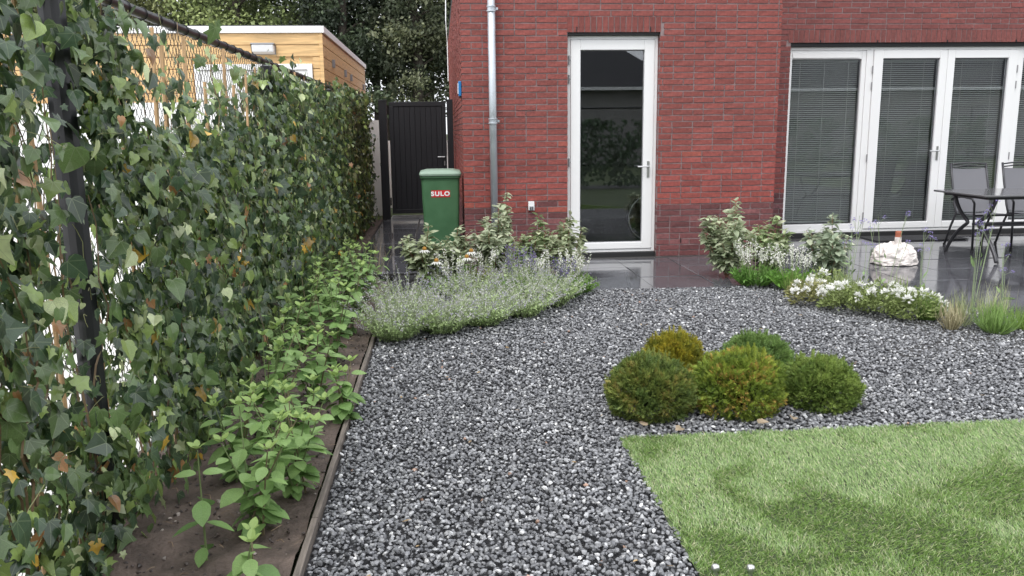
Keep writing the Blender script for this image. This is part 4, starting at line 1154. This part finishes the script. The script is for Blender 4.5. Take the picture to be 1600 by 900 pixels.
def spikes(x, y, r, h, nf, label, white=True, col=(.88, .87, .82), base=(.14, .24, .06), ngr=120, group='flower spikes in the beds', name='salvia_clump'):
    t = empty(name, (x, y, 0), label, 'salvia', group)
    lf = Acc(); fl = Acc(); stm = Acc()
    m = ngr; an = rng.uniform(0, 6.28, m); rr = r * rng.random(m) ** .6 * .55
    P = np.stack([x + rr * np.cos(an), y + rr * np.sin(an), np.zeros(m)], 1)
    d = np.stack([np.cos(an) * .8, np.sin(an) * .8, np.ones(m)], 1) + rng.normal(0, .25, (m, 3))
    F_ = frames(d, randdir(m)) ; L_ = h * rng.uniform(.35, .60, m)
    F_ = F_ * np.stack([L_ * .28, L_, L_], 1)[:, None, :]
    lf.inst(LANCE, F_, P, np.array(base) * rng.uniform(.6, 1.4, (m, 1)))
    for i in range(m):
        k = 4; f = rng.uniform(.3, .9, k)[:, None]; pp = P[i] + d[i] / np.linalg.norm(d[i]) * L_[i] * f
        lf.inst(LANCE, frames(randdir(k, .4), randdir(k, .5)) * rng.uniform(.03, .05, k)[:, None, None], pp, np.array(base) * rng.uniform(.7, 1.5, (k, 1)))
    for i in range(nf):
        a_ = rng.uniform(0, 6.28); q0 = r * rng.random() ** .5
        b = np.array([x + q0 * .5 * math.cos(a_), y + q0 * .5 * math.sin(a_), 0]); e = np.array([x + q0 * math.cos(a_), y + q0 * math.sin(a_), h * rng.uniform(.75, 1.1)])
        stm.tube([b, (b + e) / 2, e], .0016, 3, (.2, .26, .1), cap=False)
        k = 22; f = rng.uniform(.70, 1.02, k)[:, None]; pp = b + (e - b) * f + rng.normal(0, .006, (k, 3))
        fl.inst(TINY, frames(randdir(k, .3), randdir(k)) * rng.uniform(.013, .024, k)[:, None, None], pp, np.array(col) * rng.uniform(.75, 1.1, (k, 1)))
    build(stm, 'stem', MT['stem'], t, stuff=True); build(lf, 'foliage', MT['small'], t, stuff=True); build(fl, 'flower', MT['petal'], t, stuff=True)
spikes(1.10, 6.85, .15, .34, 26, 'white-spiked salvia at the right end of the left bed, beside the paving')
spikes(.86, 6.95, .14, .34, 16, 'creamy salvia spikes behind the catmint below the glass door')
spikes(.35, 7.15, .15, .36, 16, 'greenish white salvia spikes left of the drainpipe foot', base=(.22, .26, .08))
spikes(.05, 6.85, .13, .36, 12, 'whitish salvia spikes among the coneflowers')
spikes(.62, 6.60, .16, .42, 22, 'violet salvia spikes below the drainpipe', col=(.22, .18, .36))
spikes(.98, 6.62, .12, .32, 16, 'violet salvia spikes near the end of the left bed', col=(.20, .17, .34))
spikes(2.72, 6.98, .20, .36, 34, 'left half of the white salvia drift on the right bed', base=(.12, .24, .05))
spikes(2.98, 6.74, .20, .34, 30, 'right half of the white salvia drift on the right bed', base=(.14, .28, .05))

def coneflower(x, y, h, label):
    t = empty('coneflower', (x, y, 0), label, 'flower', 'white coneflowers behind the catmint')
    q = Acc(); q.tube([(x, y, 0), (x + .01, y, h * .5), (x, y, h)], .0028, 5, (.16, .2, .08)); build(q, 'stem', MT['stem'], t)
    q = Acc(); q.lathe([(.004, h - .004), (.019, h + .002), (.018, h + .014), (.008, h + .026), (.001, h + .028)], x, y, 12, (.42, .22, .03)); build(q, 'cone', MT['petal'], t)
    for k in range(13):
        an = k * 2 * math.pi / 13; q = Acc()
        F_ = frames([(math.cos(an), math.sin(an), -.45)], [(0, 0, 1)]) * np.array([.030, .046, .046])[None, None, :]
        q.inst(LANCE, F_, np.array([[x + .014 * math.cos(an), y + .014 * math.sin(an), h]]), np.array([[.82, .82, .78]])); build(q, 'petal', MT['petal'], t)
    q = Acc(); m = 14; f = rng.uniform(.1, .75, m)
    q.inst(LANCE, frames(randdir(m, .3), randdir(m, 1)) * rng.uniform(.05, .08, m)[:, None, None], np.stack([np.full(m, x), np.full(m, y), f * h], 1), np.array([.12, .2, .06]) * rng.uniform(.7, 1.3, (m, 1)))
    build(q, 'foliage', MT['leaf'], t, stuff=True)
coneflower(-.15, 6.95, .385, 'leftmost and highest white coneflower')
coneflower(-.05, 6.65, .33, 'middle white coneflower with drooping petals')
coneflower(.20, 6.85, .325, 'rightmost white coneflower, left of the drainpipe foot')
coneflower(.245, 7.05, .345, 'small white coneflower just behind the rightmost one')

def cushion(x, y, r, h, nfl, label, col=(.85, .85, .82), base=(.22, .27, .10)):
    t = empty('white_phlox', (x, y, 0), label, 'flowering plant', 'white-flowering cushions at the edge of the terrace')
    lf = Acc(); m = int(1500 * (r / .2) ** 2)
    an = rng.uniform(0, 6.28, m); q0 = rng.random(m) ** .5; hz = h * np.sqrt(np.maximum(0, 1 - q0 ** 2 * .85)) * rng.uniform(.25, 1.0, m) ** .6 * (1 + .35 * np.sin(an * 3 + x * 9) * q0 + .25 * np.sin(an * 7 + y * 5))
    P = np.stack([x + r * q0 * np.cos(an), y + r * q0 * np.sin(an), hz], 1)
    d = np.stack([np.cos(an) * q0, np.sin(an) * q0, np.full(m, .5)], 1) + rng.normal(0, .5, (m, 3))
    lf.inst(LANCE, frames(d, randdir(m, .6)) * rng.uniform(.018, .040, m)[:, None, None], P, np.array(base) * rng.uniform(.6, 1.5, (m, 1)))
    build(lf, 'foliage', MT['small'], t, stuff=True)
    for i in range(nfl):
        an = rng.uniform(0, 6.28); q0 = rng.random() ** .5 * .95
        c_ = np.array([x + r * q0 * math.cos(an), y + r * q0 * math.sin(an), h * math.sqrt(max(0.05, 1 - .8 * q0 ** 2)) + .012])
        k = 26; dv = randdir(k, .7); q = Acc()
        q.inst(TINY, frames(dv, randdir(k)) * np.array([.045, .032, .032])[None, None, :] * rng.uniform(.8, 1.2, (k, 1, 1)), c_ + dv * .014, np.array(col) * rng.uniform(.9, 1.05, (k, 1)))
        build(q, 'flower', MT['petal'], t)
cushion(2.86, 6.15, .19, .16, 9, 'small white-flowered cushion next to the salvia drift, with browned leaves', base=(.28, .28, .12))
cushion(3.02, 5.86, .21, .19, 11, 'white-flowered cushion second from the salvia drift')
cushion(3.20, 5.70, .21, .20, 8, 'white-flowered cushion in the middle of the right bed')
cushion(3.36, 5.56, .19, .18, 10, 'white-flowered cushion before the garden boulder')
cushion(3.06, 6.30, .18, .20, 4, 'white-flowered cushion behind, closest to the terrace tiles')
def tuft(x, y, r, h, n_, col, label, name='grass_tuft', cat='grass tuft', wd=.007):
    t = empty(name, (x, y, 0), label, cat)
    an = rng.uniform(0, 6.28, n_); sp = rng.random(n_) ** .7
    P = np.stack([x + r * .3 * sp * np.cos(an), y + r * .3 * sp * np.sin(an), np.zeros(n_)], 1)
    d = np.stack([np.cos(an) * sp * r / h, np.sin(an) * sp * r / h, np.ones(n_)], 1) + rng.normal(0, .12, (n_, 3))
    L_ = h * rng.uniform(.6, 1.15, n_)
    F_ = frames(d, np.stack([np.cos(an), np.sin(an), np.full(n_, .3)], 1)) * np.stack([np.full(n_, wd), L_, L_], 1)[:, None, :]
    q = Acc(); q.inst((BL[0] * np.array([1, 1, 2.2]), BL[1], BL[2], BL[3]), F_, P, np.array(col) * rng.uniform(.65, 1.35, (n_, 1))); build(q, 'blade', MT['small'], t, stuff=True)
    return t
tuft(3.44, 5.52, .20, .18, 260, (.16, .27, .06), 'bright green tuft right of the white cushions')
tuft(3.42, 5.22, .14, .19, 110, (.42, .38, .24), 'dry straw-coloured tuft between two green ones')
tuft(3.66, 5.10, .25, .20, 260, (.20, .31, .09), 'green tuft under the tall verbena')
tuft(3.92, 5.16, .22, .15, 240, (.22, .34, .07), 'bright green tuft at the right edge of the picture')
tuft(3.56, 5.34, .22, .24, 120, (.30, .34, .17), 'wispy pale tuft between the bright green tuft and the verbena', wd=.005)
tuft(3.80, 5.32, .24, .30, 90, (.36, .38, .22), 'wispy straw-green stalks behind the rightmost tufts', wd=.005)
tuft(-.62, 8.05, .22, .42, 26, (.42, .34, .24), 'thin dry grass stalks at the start of the alley', wd=.004)
tuft(3.12, 6.12, .16, .26, 90, (.30, .36, .16), 'loose pale green stalks behind the second white cushion', 'leafy_plant', 'plant', .010)
tuft(3.40, 5.85, .15, .24, 90, (.26, .33, .13), 'loose green stalks rising behind the cushions before the boulder', 'leafy_plant', 'plant', .010)
# low filling leaves in the right bed
tuft(2.92, 6.55, .20, .16, 160, (.20, .29, .08), 'arching green leaves between salvia and cushions', 'leafy_plant', 'plant', .02)

def verbena(x, y, h, nst, label, seed):
    t = empty('verbena_plant', (x, y, 0), label, 'verbena', 'tall thin verbena in the right bed')
    r_ = random.Random(seed); stm = Acc()
    for s in range(nst):
        an = r_.uniform(0, 6.28); sp = r_.uniform(.02, .16) * h / .8; hh = h * r_.uniform(.65, 1.0)
        ex, ey = x + sp * math.cos(an), y + sp * .6 * math.sin(an)
        P = [(x + (ex - x) * f, y + (ey - y) * f, hh * f) for f in (0, .35, .7, 1)]
        stm.tube(P, [.0026, .0022, .0018, .0013], 4, (.26, .33, .18), cap=False)
        heads = [(ex, ey, hh)]
        for b in range(2):
            f = r_.uniform(.75, .9); a2 = r_.uniform(0, 6.28)
            p0 = (x + (ex - x) * f, y + (ey - y) * f, hh * f); p1 = (p0[0] + .04 * math.cos(a2), p0[1] + .04 * math.sin(a2), hh * r_.uniform(.93, 1.03))
            stm.tube([p0, p1], .0011, 3, (.26, .33, .18), cap=False); heads.append(p1)
        for hx, hy, hz in heads:
            if r_.random() < .18: continue
            k = 18; q = Acc(); dv = randdir(k, .6)
            q.inst(TINY, frames(dv, randdir(k)) * rng.uniform(.007, .012, (k, 1, 1)), np.array([hx, hy, hz]) + dv * np.array([.010, .010, .005]), np.array([.36, .30, .62]) * rng.uniform(.6, 1.3, (k, 1)))
            build(q, 'flower_head', MT['petal'], t)
    m = 10; f = rng.uniform(.05, .55, m)
    stm.inst(LANCE, frames(randdir(m, .4), randdir(m, 1)) * rng.uniform(.05, .09, m)[:, None, None] * np.array([.6, 1, 1]), np.stack([x + rng.normal(0, .015, m), y + rng.normal(0, .015, m), f * h], 1), np.array([.2, .3, .12]) * rng.uniform(.7, 1.2, (m, 1)))
    build(stm, 'stem', MT['stem'], t)
verbena(3.05, 5.95, .76, 4, 'verbena stalks in front of the left patio door leaf', 1)
verbena(3.22, 5.75, .80, 4, 'verbena stalks rising before the garden boulder', 2)
verbena(3.42, 5.60, .66, 3, 'low verbena stalks just right of the boulder', 3)
verbena(3.68, 5.40, .88, 5, 'tallest verbena stalks, lilac heads against the table top', 4)
verbena(3.84, 5.30, .60, 3, 'short verbena stalks under the table end', 5)
verbena(3.30, 6.2, .55, 2, 'lone verbena stalk behind the white cushions', 6)

# ================================================================ BOULDER, DOORMAT, TABLE, CHAIRS
bo = empty('garden_boulder', (4.50, 7.88, 0), 'white crinkled boulder with a short terracotta-capped spout on the terrace', 'boulder')
nu, nv = 48, 26; V = []
for j in range(nv + 1):
    ph = j / nv * math.pi / 2 * 1.12 - .12
    for i in range(nu):
        th_ = i / nu * 2 * math.pi; d = Vector((math.cos(ph) * math.cos(th_), math.cos(ph) * math.sin(th_), math.sin(ph)))
        n1 = 1 - abs(mnoise.noise(d * 2.6 + Vector((3, 1, 0)))) * 2; n2 = 1 - abs(mnoise.noise(d * 6.0 + Vector((0, 5, 2)))) * 2
        k = 1 + .11 * n1 + .06 * n2 - .07
        sq = (abs(d.x) ** 3 + abs(d.y) ** 3 + abs(d.z) ** 3) ** (-1 / 3) ; k *= (.62 + .38 * sq)
        V.append((4.50 + .21 * k * d.x, 7.88 + .17 * k * d.y, max(.004, .03 + .185 * k * d.z)))
F = [(j * nu + i, j * nu + (i + 1) % nu, (j + 1) * nu + (i + 1) % nu, (j + 1) * nu + i) for j in range(nv) for i in range(nu)]
q = Acc(); q.add(V, {4: F}); build(q, 'rock', MT['stone'], bo)
q = Acc(); q.lathe([(.032, .19), (.030, .275), (.026, .278)], 4.50, 7.83, 14); build(q, 'spout', MT['stone'], bo)
q = Acc(); q.lathe([(.029, .276), (.031, .283), (.028, .29), (.030, .325), (.024, .335)], 4.50, 7.83, 14); build(q, 'cap', MT['terra'], bo)
q = Acc(); q.box(5.15, 6.30, 9.42, 9.86, .003, .016); tag(build(q, 'doormat', MT['mat'], bevel=.004), 'dark doormat lying before the patio doors', 'doormat')

tb = empty('garden_table', (6.05, 8.12, 0), 'anthracite garden table with a glossy top and curved legs on the terrace', 'table')
q = Acc(); q.box(5.27, 6.95, 7.69, 8.55, .660, .680); build(q, 'tabletop', MT['tabletop'], tb, bevel=.006)
q = Acc(); ring(q, 5.32, 6.90, 0, 1, 5.35, 6.87, .03, .97, 0, 1) if False else None
q.box(5.36, 6.86, 7.76, 7.79, .630, .659); q.box(5.36, 6.86, 8.45, 8.48, .630, .659); q.box(5.36, 5.39, 7.79, 8.45, .630, .659); q.box(6.83, 6.86, 7.79, 8.45, .630, .659)
build(q, 'apron', MT['ctube'], tb)
for xe in (5.46, 6.76):
    for s in (-1, 1):
        # each leg bows in to meet its twin at mid height
        P = [(xe, 8.12 + s * y_, z_) for y_, z_ in ((.34, .655), (.30, .55), (.20, .44), (.06, .365), (.13, .33), (.28, .22), (.39, .08), (.42, .012))]
        P = np.array(P); tt = np.linspace(0, 7, 29); P2 = np.stack([np.interp(tt, range(8), P[:, k]) for k in range(3)], 1)
        for _ in range(4): P2[1:-1] = (P2[:-2] + P2[1:-1] * 2 + P2[2:]) / 4
        q = Acc(); q.tube(P2, .019, 8); build(q, 'leg', MT['ctube'], tb, smooth=True)
q = Acc(); q.tube([(5.46, 8.12, .352), (6.76, 8.12, .352)], .016, 8); q.box(5.56, 6.66, 7.98, 8.26, .338, .346); build(q, 'stretcher', MT['ctube'], tb)

def chair(cx, yb_, label, rz=0):
    t = empty('garden_chair', (0, 0, 0), label, 'chair', 'grey sling garden chairs at the table')
    W = .225; dk = MT['ctube']
    for s in (-1, 1):
        q = Acc(); q.tube([(s * W, -.24, .005), (s * W, -.225, .30), (s * W, -.21, .52), (s * (W + .005), -.17, .565), (s * (W + .005), 0, .575), (s * W, .15, .56), (s * W, .20, .53)], .0125, 8); build(q, 'arm', dk, t, smooth=True)
        q = Acc(); q.tube([(s * W, .27, .005), (s * (W - .01), .20, .22), (s * (W - .012), .12, .375), (s * (W - .014), .16, .46), (s * (W - .014), .24, .72), (s * (W - .016), .30, .93)], .0125, 8); build(q, 'back_frame', dk, t, smooth=True)
    q = Acc(); q.tube([(-W + .012, -.22, .385), (W - .012, -.22, .385)], .011, 8); q.tube([(-W + .012, .13, .37), (W - .012, .13, .37)], .011, 8); build(q, 'crossbar', dk, t)
    q = Acc(); q.tube([(-W + .016, .298, .915), (-.1, .300, .928), (0, .301, .932), (.1, .300, .928), (W - .016, .298, .915)], .009, 8); q.tube([(-W + .02, .290, .885), (0, .292, .905), (W - .02, .290, .885)], .008, 8); build(q, 'top_rail', dk, t, smooth=True)
    def cloth(P):
        q = Acc(); V = []
        for (y_, z_) in P:
            for i in range(7):
                u_ = i / 6 * 2 - 1; V.append((u_ * (W - .022), y_ + .012 * (1 - u_ * u_), z_ - .010 * (1 - u_ * u_)))
        m = len(P); F = [(j * 7 + i, j * 7 + i + 1, (j + 1) * 7 + i + 1, (j + 1) * 7 + i) for j in range(m - 1) for i in range(6)]
        V2 = [(x_, y_ + .003, z_ - .003) for x_, y_, z_ in V]; n0 = len(V)
        q.add(V + V2, F + [tuple(n0 + k for k in f[::-1]) for f in F]); return q
    build(cloth([(-.22, .395), (-.1, .388), (.0, .382), (.10, .385)]), 'seat', MT['sling'], t, smooth=True)
    build(cloth([(.125, .40), (.16, .47), (.20, .60), (.245, .74), (.285, .875)]), 'backrest', MT['sling'], t, smooth=True)
    for s in (-1, 1):
        for y_ in (-.24, .27):
            q = Acc(); q.lathe([(.016, 0), (.016, .025)], s * W, y_, 10); build(q, 'foot', MT['rubber'], t)
    t.location = (cx, yb_, .0); t.rotation_euler = (0, 0, rz)
    return t
c1 = chair(6.0, 8.80, 'grey sling chair behind the table, fully in view')
c2 = copy_tree(c1); c2.location = (6.62, 8.80, 0); c2['label'] = 'grey sling chair behind the table, cut by the right picture edge'

# ================================================================ TREES
def tree(x, y, h, w_, z0, ncl, per, cols, label, name='deciduous_tree', ls=.15, trunk_r=.16, flat=1.0, group='trees behind the shed and the gate'):
    t = empty(name, (x, y, 0), label, 'tree', group)
    q = Acc(); P = [(x + .15 * math.sin(k * 1.3 + x), y, h * k / 7) for k in range(8)]
    q.tube(P, np.linspace(trunk_r, trunk_r * .3, 8), 8); cen = []
    lv_ = int(ncl)
    for i in range(lv_):
        f = rng.uniform(0, 1) ** .85; zc = z0 + (h - z0) * f
        prof = (1 - .55 * f) if flat < 1 else math.sin(math.pi * min(1, .18 + f * .75)) 
        an = rng.uniform(0, 6.28); rr = w_ * prof * rng.uniform(.25, 1.0)
        c = np.array([x + rr * math.cos(an), y + rr * math.sin(an), zc]); cen.append(c)
        if i % 3 == 0:
            b = np.array([x, y, max(zc - rr * .45, z0 * .6)]); q.tube([b, (b + c) / 2 + np.array([0, 0, .12]), c], [trunk_r * .28, trunk_r * .16, .015], 5, cap=False)
    build(q, 'trunk', MT['bark'], t)
    cen = np.array(cen); m = len(cen) * per
    ci = np.repeat(np.arange(len(cen)), per)
    off = rng.normal(0, 1, (m, 3)) * np.array([.36, .36, .22 * flat + .06]) * (w_ / 2.6) ** .5
    pp = cen[ci] + off
    cl_ = rng.uniform(.45, 1.6, (len(cen), 1))[ci]
    mixv = rng.random((len(cen), 1))[ci]
    c = (np.array(cols[0]) * (1 - mixv) + np.array(cols[1]) * mixv) * cl_ * rng.uniform(.7, 1.3, (m, 1))
    F_ = frames(randdir(m, -.2), randdir(m, .9)) * (np.array([1.5, 1, 1])[None, None, :]) * rng.uniform(ls * .6, ls * 1.3, m)[:, None, None]
    q = Acc(); q.inst(TINY, F_, pp, c); build(q, 'crown', MT['tree'], t, stuff=True)
DK = ((.038, .056, .036), (.075, .10, .055)); OL = ((.17, .19, .085), (.26, .27, .13)); MD = ((.11, .15, .065), (.18, .22, .09))
TR = [(-14.6, 33, 11, 3.4, 1.8, OL, 'olive-leaved tree at the far left behind the ivy top', 'deciduous_tree', 1.0),
      (-11.4, 31, 11, 3.0, 2.0, OL, 'olive tree behind the left part of the shed roof', 'deciduous_tree', 1.0),
      (-9.0, 34, 12, 3.0, 2.2, MD, 'darker broad tree behind the middle of the shed roof', 'deciduous_tree', 1.0),
      (-6.6, 30, 11, 2.6, 2.2, ((.14, .18, .07), (.22, .26, .10)), 'bushy mid-green tree above the shed corner', 'deciduous_tree', 1.0),
      (-4.6, 32, 13, 2.3, 2.4, MD, 'dark tree right of the shed roof corner', 'deciduous_tree', 1.0),
      (-3.15, 29, 12, 1.7, 1.7, DK, 'dark evergreen with a bare lower trunk left of the gate', 'evergreen_tree', .8),
      (-1.75, 31, 13, 1.9, 2.2, DK, 'dark evergreen standing over the left half of the gate', 'evergreen_tree', .8),
      (-.75, 28.5, 13, 1.5, 2.0, ((.06, .08, .05), (.12, .13, .07)), 'dark evergreen over the middle of the gate', 'evergreen_tree', .8),
      (.45, 31, 13, 1.8, 2.3, ((.09, .10, .05), (.19, .18, .08)), 'brownish green evergreen next to the house wall', 'evergreen_tree', .8),
      (1.7, 29, 13, 1.8, 3.2, DK, 'evergreen half hidden behind the house wall', 'evergreen_tree', .8)]
for (x, y, h, w_, z0, cols, lab, nm, fl_) in TR:
    tree(x, y, h, w_, z0, 150 if fl_ == 1 else 135, 170, cols, lab, nm, .14, .17 if fl_ == 1 else .20, fl_)
# thin forest behind, one mass
q = Acc()
for i in range(26):
    x = rng.uniform(-24, 5); y = rng.uniform(40, 50); q.tube([(x, y, 0), (x + .2, y, 5), (x, y, 13)], [.22, .16, .06], 6, (.05, .04, .035))
m = 42000; P = np.stack([rng.uniform(-26, 6, m), rng.uniform(38, 52, m), 3.6 + rng.gamma(2.2, 2.0, m)], 1)
dn = np.array([mnoise.noise(Vector((p[0] * .55, p[1] * .3, p[2] * .55))) for p in P[::6]]).repeat(6)[:m]
k = rng.random(m) < np.clip(.55 + 1.4 * dn + (P[:, 2] - 5) * .08, .05, 1)
q.inst(TINY, (frames(randdir(m), randdir(m, .8)) * np.array([1.4, 1, 1]) * rng.uniform(.22, .42, m)[:, None, None])[k], P[k], (np.array([.05, .065, .035]) * rng.uniform(.5, 1.5, (m, 1)))[k])
tag(build(q, 'woodland', MT['tree']), 'far woodland filling in behind the nearer trees', 'woodland', kind='stuff')

# ================================================================ BEHIND THE CAMERA: what the panes reflect
bf = empty('rear_fence', (4, -2.1, 0), 'ivy-grown black fence behind the camera, mirrored in the glass door', 'fence')
q = Acc()
for xx in (-1.2, 1.98, 5.1, 8.2, 11.4, 14.6):
    q = Acc(); q.tube([(xx, -2.1, 0), (xx, -2.1, 1.85)], .035, 8); build(q, 'post', MT['black'], bf)
q = Acc(); q.tube([(-1.2, -2.1, 1.85), (15, -2.1, 1.85)], .022, 8); build(q, 'rail', MT['black'], bf)
n = 14000; X = rng.uniform(-1.1, 15, n); Z = rng.uniform(.05, 1.6, n)
dn = np.array([fbm(x, z, 9, 1.4, 3) for x, z in zip(X, Z)]); k = rng.random(n) < np.clip(.55 + 1.0 * dn, .03, 1); X = X[k]; Z = Z[k]; n = len(X)
q = Acc(); q.inst(IVY[0], frames(np.stack([rng.normal(0, .6, n), .2 + 0 * X, -.8 + 0 * X], 1), np.stack([rng.normal(0, .5, n), 1 + 0 * X, .5 + rng.normal(0, .4, n)], 1)) * rng.uniform(.05, .10, n)[:, None, None],
                  np.stack([X, -2.05 + rng.normal(0, .06, n), Z], 1), np.array([.05, .09, .04]) * rng.uniform(.5, 1.6, (n, 1)))
build(q, 'foliage', MT['ivy'], bf, stuff=True)
rh = empty('rear_house', (4, -16, 0), 'dark-roofed house behind the camera, mirrored in the glass door', 'house')
q = Acc(); q.box(-9, 9.1, -24, -15, 0, 2.9); build(q, 'wall', MT['room'], rh)
q = Acc(); q.add([(-9.5, -14.6, 2.95), (9.6, -14.6, 2.95), (9.6, -24.5, 2.95), (-9.5, -24.5, 2.95), (-3.2, -19.5, 7.6), (3.0, -19.5, 7.6)], [(0, 1, 5, 4), (1, 2, 5), (2, 3, 4, 5), (3, 0, 4), (3, 2, 1, 0)]); build(q, 'roof', MT['slate'], rh)
q = Acc(); q.box(-9.5, 9.6, -14.68, -14.55, 2.83, 2.95); build(q, 'gutter', MT['fascia'], rh)

rh2 = empty('rear_house', (22, -16, 0), 'second dark-roofed house behind the camera, mirrored in the patio windows', 'house')
q = Acc(); q.box(12, 40, -24, -15, 0, 2.9); build(q, 'wall', MT['room'], rh2)
q = Acc(); q.add([(11.5, -14.6, 2.95), (40.5, -14.6, 2.95), (40.5, -24.5, 2.95), (11.5, -24.5, 2.95), (15.5, -19.5, 9.6), (38, -19.5, 9.6)], [(0, 1, 5, 4), (1, 2, 5), (2, 3, 4, 5), (3, 0, 4), (3, 2, 1, 0)]); build(q, 'roof', MT['slate'], rh2)
q = Acc(); q.box(11.5, 40.5, -14.68, -14.55, 2.83, 2.95); build(q, 'gutter', MT['fascia'], rh2)
